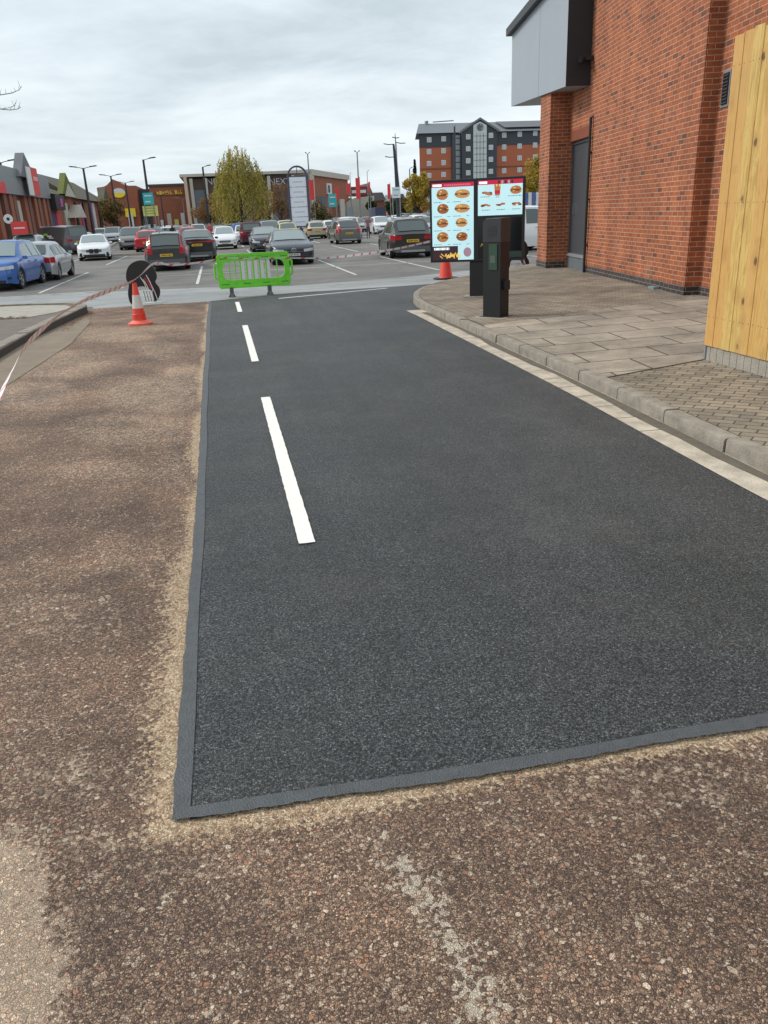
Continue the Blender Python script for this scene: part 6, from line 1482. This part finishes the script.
def wing():
    a = at(311.5, 205, 125.8); b_ = at(349, 205, 150); S = empty('brick_wing', 'red brick wing with pale roof band right of the arched totem', 'shop', (a[0], a[1], 0), math.atan2(b_[1]-a[1], b_[0]-a[0])); w = math.hypot(b_[0]-a[0], b_[1]-a[1])
    zt_ = zl(311, 169, 125.8); b = MB(); b.box(0.3, w, 0, 14, GZ, zt_-.8); b.build('wall', M_fbrick, S)
    b = MB(); b.box(.2, w+.2, -.3, 14.2, zt_-.8, zt_); b.build('roof_band', M_cream, S)
    b = MB(); b.box(0.35, 1.6, -.25, -.02, GZ, zt_-.82); b.build('column', M_cream, S)
    b = MB(); b.box(2.4, 9.0, -.12, -.02, GZ, 4.4); b.build('shop_window', mat('blue_glass', (.1, .14, .17), .2), S)
    b = MB(); b.box(9.6, 12.6, -.25, -.02, zt_-3.3, zt_-1.7); q = b.build('sign_panel', M_fwhite, S); b = MB(); b.lathe([(.25, -.3), (.6, -.3), (.6, -.26)], 16, M_black, c=(10.6, 0, zt_-2.5), axis='y'); b.build('sign_symbol', M_black, q)
    for k in range(4): b = MB(); b.box(13+k*4.5, 15+k*4.5, -.12, -.02, GZ, 3.2); b.build('shop_window', [M_fwin, M_black][k % 2], S)
wing()
def redroof():
    D = 150; xl = at(349, 200, D)[0]; S = empty('red_building', 'low building with dark red roof behind the red banners', 'building', (xl, D, 0)); X = lambda px: at(px, 195, D)[0]-xl
    b = MB(); b.box(X(350), X(369), 0, 12, zl(360, 195, D), zl(360, 186.5, D)); b.build('upper_wall', mat('dark_red_band', (.20, .03, .03), .6), S)
    b = MB(); b.prism([(X(369), zl(369, 195, D)), (X(374), zl(374, 196, D)), (X(369), zl(369, 183, D))], lambda a, c, d_: (a, d_, c), 0, 12); b.build('end_gable', M_fbrick2, S)
    b = MB(); b.box(X(352), X(366), -.1, -.01, zl(360, 193, D), zl(360, 190, D)); b.build('window_strip', M_fwhite, S)
    b = MB(); b.prism([(X(341), GZ), (X(372), GZ), (X(372), zl(370, 196, D)), (X(354), zl(354, 198, D)), (X(341), zl(341, 204, D))], lambda a, c, d_: (a, d_, c), -2, -.2); b.build('pale_canopy', M_cream, S)
redroof()
a = at(380.5, 208, 100); S = empty('container', 'navy blue shipping container beside the large charcoal mast', 'container', (a[0], 100, tz(100)))
b = MB(); b.box(-.65, .65, 0, 4, .05, 2.5); 
for k in range(8): b.box(-.60+k*.16, -.54+k*.16, -.03, 0, .15, 2.4)
b.build('body', mat('navy_container', (.06, .075, .12), .5), S)
b = MB(); b.box(-.66, .66, -.05, 0.0, 2.4, 2.52); b.build('top_rail', M_navy, S)
# houses far off on the right of the stores
for i, (px, w_, top, lb) in enumerate(((347, 14, 198, 'distant pale house behind the brick wing'), (378, 14, 192.5, 'distant brick house behind the navy container'), (398, 16, 194, 'distant house behind the large charcoal mast'))):
    D = 215+i*6; a = at(px, 205, D); hw = w_*D/847/2; zt_ = zl(px, top, D); S = empty('house', lb, 'house', (a[0], D, 0), 0, 'distant houses')
    b = MB(); b.box(-hw, hw, 0, 9, GZ, zt_-2); b.build('wall', [M_cream, M_fbrick2, M_fbrick][i], S)
    b = MB(); b.prism([(-hw-.4, zt_-2), (hw+.4, zt_-2), (hw*.7, zt_), (-hw*.7, zt_)], lambda a_, c, d_: (a_, d_, c), -.3, 9.3); b.build('roof', M_roof, S)
# hotel
def hotel():
    D = 186; xl = at(420.5, 200, D)[0]; rz_ = 0.0
    S = empty('hotel', 'large brick hotel with dark top storey, grey roof and a tall dark central gable', 'hotel', (xl, D, 0)); X = lambda px, py=160: at(px, py, D)[0]-xl
    LBL = 0
    W_ = X(560); ze = zl(430, 133.5, D); zr = zl(430, 120.5, D); zb = zl(430, 147.5, D)
    SK = 14*xl/D
    def skbox(x0, x1, y0, z0_, z1_):
        q = MB(); q.add([(x0, y0, z0_), (x1, y0, z0_), (x1, 14, z0_), (x0+SK+.3, 14, z0_), (x0, y0, z1_), (x1, y0, z1_), (x1, 14, z1_), (x0+SK+.3, 14, z1_)], [(0, 1, 2, 3), (4, 5, 6, 7), (0, 1, 5, 4), (1, 2, 6, 5), (2, 3, 7, 6), (3, 0, 4, 7)]); return q
    b = skbox(0, W_, 0, GZ, zb); b.build('wall', mat('hotel_brick', (.42, .13, .065), .85, var=.12, scale=.4), S)
    b = skbox(-.05, W_, -.08, zb, ze); b.build('top_storey', mat('hotel_dark', (.045, .052, .065), .6), S)
    b = MB(); b.v = [(-.8, -.8, ze), (W_, -.8, ze), (W_, 14.8, ze), (-.8+SK, 14.8, ze), (1.6, 6.5, zr), (W_, 6.5, zr)]; b.f = [(0, 1, 5, 4), (2, 3, 4, 5), (3, 0, 4), (0, 1, 2, 3), (1, 2, 5)]; b.mi = [0]*5; rf = b.build('roof', mat('hotel_roof', (.16, .175, .195), .6, var=.1, scale=.3), S)
    b = MB(); b.add([(X(505), .62, ze+.75), (W_-.2, .62, ze+.75), (W_-.2, 6.0, zr-.1), (X(503), 6.0, zr-.1)], [(0, 1, 2, 3)]); b.v = [(x, y-.25, z+.12) for x, y, z in b.v]; b.build('solar_panels', mat('solar_dark', (.055, .05, .065), .3), rf)
    # central gable
    g0, g1, gc = X(460), X(494.5), X(477.5); za = zl(477, 120, D)
    dk = MATS['hotel_dark']
    b = MB(); b.prism([(g0, GZ), (g1, GZ), (g1, zl(494, 130, D)), (gc, za), (g0, zl(460, 131, D))], lambda a, c, d_: (a, d_, c), -1.6, 5); b.build('central_gable', dk, S)
    b = MB(); 
    for (pa, pb) in (((g0-.6, zl(460, 132, D)), (gc, za+.35)), ((gc, za+.35), (g1+.6, zl(494, 131, D)))):
        b.prism([pa, pb, (pb[0], pb[1]-.45), (pa[0], pa[1]-.45)], lambda a, c, d_: (a, d_, c), -2.0, -1.65)
    b.build('gable_trim', MATS['hotel_roof'], S)
    b = MB(); b.prism([(X(471), GZ), (X(484), GZ), (X(484), zl(484, 126, D)), (gc, zl(477, 122.5, D)), (X(471), zl(471, 126, D))], lambda a, c, d_: (a, d_, c), -1.85, -1.62); wp = b.build('white_strip', mat('hotel_white', (.55, .60, .60), .4, var=.1, scale=.5), S)
    for k in range(1, 4): b = MB(); xx = X(471)+(X(484)-X(471))*k/4; b.box(xx-.06, xx+.06, -1.9, -1.86, GZ, zl(477, 134, D)); b.build('glazing_bar', M_gpole, wp)
    for k in range(8): b = MB(); zz_ = zl(477, 137+k*6, D); b.box(X(471.5), X(483.5), -1.9, -1.862, zz_, zz_+.12); b.build('glazing_bar', M_gpole, wp)
    b = MB(); b.lathe([(.001, -2.0), (.72, -2.0), (.72, -1.86)], 20, c=(gc, 0, zl(477, 128, D)), axis='y'); q = b.build('round_emblem', M_roof, wp)
    b = MB(); P_ = [(gc+.45*math.cos(rad(t)), zl(477, 128, D)+.5*math.sin(rad(t))) for t in range(-70, 111, 20)]+[(gc+.12+.30*math.cos(rad(t)), zl(477, 128, D)+.05+.34*math.sin(rad(t))) for t in range(110, -71, -20)]; b.prism(P_, lambda a, c, d_: (a, d_, c), -2.05, -2.01); b.build('crescent', M_fwhite, q)
    b = MB(); b.box(X(451.5), g0-.01, -.5, 1, GZ, ze-.3); b.build('stair_tower', dk, S)
    b = MB(); b.box(X(455), X(459.5), -.58, -.51, GZ, zl(457, 135.5, D)); gs = b.build('stair_glazing', M_fwin, S)
    for k in range(9): b = MB(); zz_ = zl(457, 139+k*6, D); b.box(X(455), X(459.5), -.62, -.585, zz_, zz_+.2); b.build('glazing_bar', M_dgrey, gs)
    wf, wg = mat('hotel_window_frame', (.80, .82, .82), .4), mat('hotel_pane', (.42, .47, .50), .2)
    for r in range(7):
        for px, yy in ((429, 0), (443.5, 0), (466, -1.6), (488.5, -1.6), (504, 0), (519.5, 0), (535, 0), (550, 0)):
            pyc = 139.8+r*11.9-(px-429)*.062
            a = at(px, pyc, D); xx = a[0]-xl; zc = a[2]; y0 = yy-(.02 if yy else (.08 if r == 0 else 0))
            if zc < .5: continue
            b = MB(); b.box(xx-.50, xx+.50, y0-.10, y0-.005, zc-.50, zc+.50); f = b.build('window', wf, S)
            for s_ in (-1, 1): b = MB(); b.box(min(xx+s_*.04, xx+s_*.42), max(xx+s_*.04, xx+s_*.42), y0-.125, y0-.105, zc-.42, zc+.42); b.build('pane', wg, f)
    for r in (3, 5):
        b = MB(); zz_ = zl(430, 139.8+r*11.9-6, D); b.box(-.02, X(451), -.12, -.01, zz_, zz_+.25); b.build('string_course', mat('dark_course', (.2, .08, .05), .8), S)
        b = MB(); b.box(X(495), W_, -.12, -.01, zz_-.05, zz_+.20); b.build('string_course', MATS['dark_course'], S)
    b = MB(); b.box(3, 3.6, 5.6, 6.6, zr-.4, zr+.5); b.build('roof_vent', M_gpole, S)
    for k, (p0, p1) in enumerate(((432, 440),)): b = MB(); b.tube([(X(441), 6.5, zr+.3), (X(462), 6.5, zr+.5)], .12, 5); b.build('roof_rail', M_gpole, S)
hotel()
# blue fence panels right of the menu board
a = at(517, 195, 62); b2 = at(548, 195, 62); S = empty('blue_fence', 'blue and white hoarding behind the white van', 'fence', (a[0], 62, tz(62)))
n_ = 8; ww = (b2[0]-a[0])/n_
for k in range(n_): b = MB(); b.box(k*ww, (k+1)*ww-.08, -.03, .03, .1, at(527, 192.5, 62)[2]-tz(62)); b.build('panel', mat('hoarding_blue', (.06, .13, .38), .5) if k % 2 == 0 else M_fwhite, S)
# low kerb island and wall in the left rows
b = MB(); b.box(-8.2, -3.4, 56, 56.35, DROP, DROP+.14); o = b.build('kerb', M_conc); o['kind'] = 'structure'
b = MB(); b.v = [(-8.2, 56.3, DROP), (-7.9, 56.3, DROP), (-10.6, 96, DROP), (-10.9, 96, DROP), (-8.2, 56.3, DROP+.14), (-7.9, 56.3, DROP+.14), (-10.6, 96, DROP+.14), (-10.9, 96, DROP+.14)]
b.f = [(4, 5, 6, 7), (0, 1, 5, 4), (1, 2, 6, 5), (2, 3, 7, 6), (3, 0, 4, 7)]; b.mi = [0]*5; o = b.build('kerb', M_conc); o['kind'] = 'structure'
# distant wooded ground line behind everything
mb = MB(); rw = random.Random(5); n_ = 160; xs_ = [-260+520*i/n_ for i in range(n_+1)]
P = []
rngw = np.random.default_rng(77)
for i in range(n_):
    x = xs_[i]; hh = 2.6+1.0*math.sin(x*.05)+rw.uniform(-.6, .6)
    m_ = 60; P.append(np.stack([x+rngw.uniform(-2, 5, m_), 330+rngw.uniform(0, 8, m_), DROP+hh*rngw.random(m_)**.7*1.3], 1))
root = None
o = leafmesh('far_woods', np.concatenate(P), 1.3, LM['green']+LM['brown'][:1], None, seed=5); tag(o, 'distant belt of dark trees along the horizon', 'woods', kind='stuff')
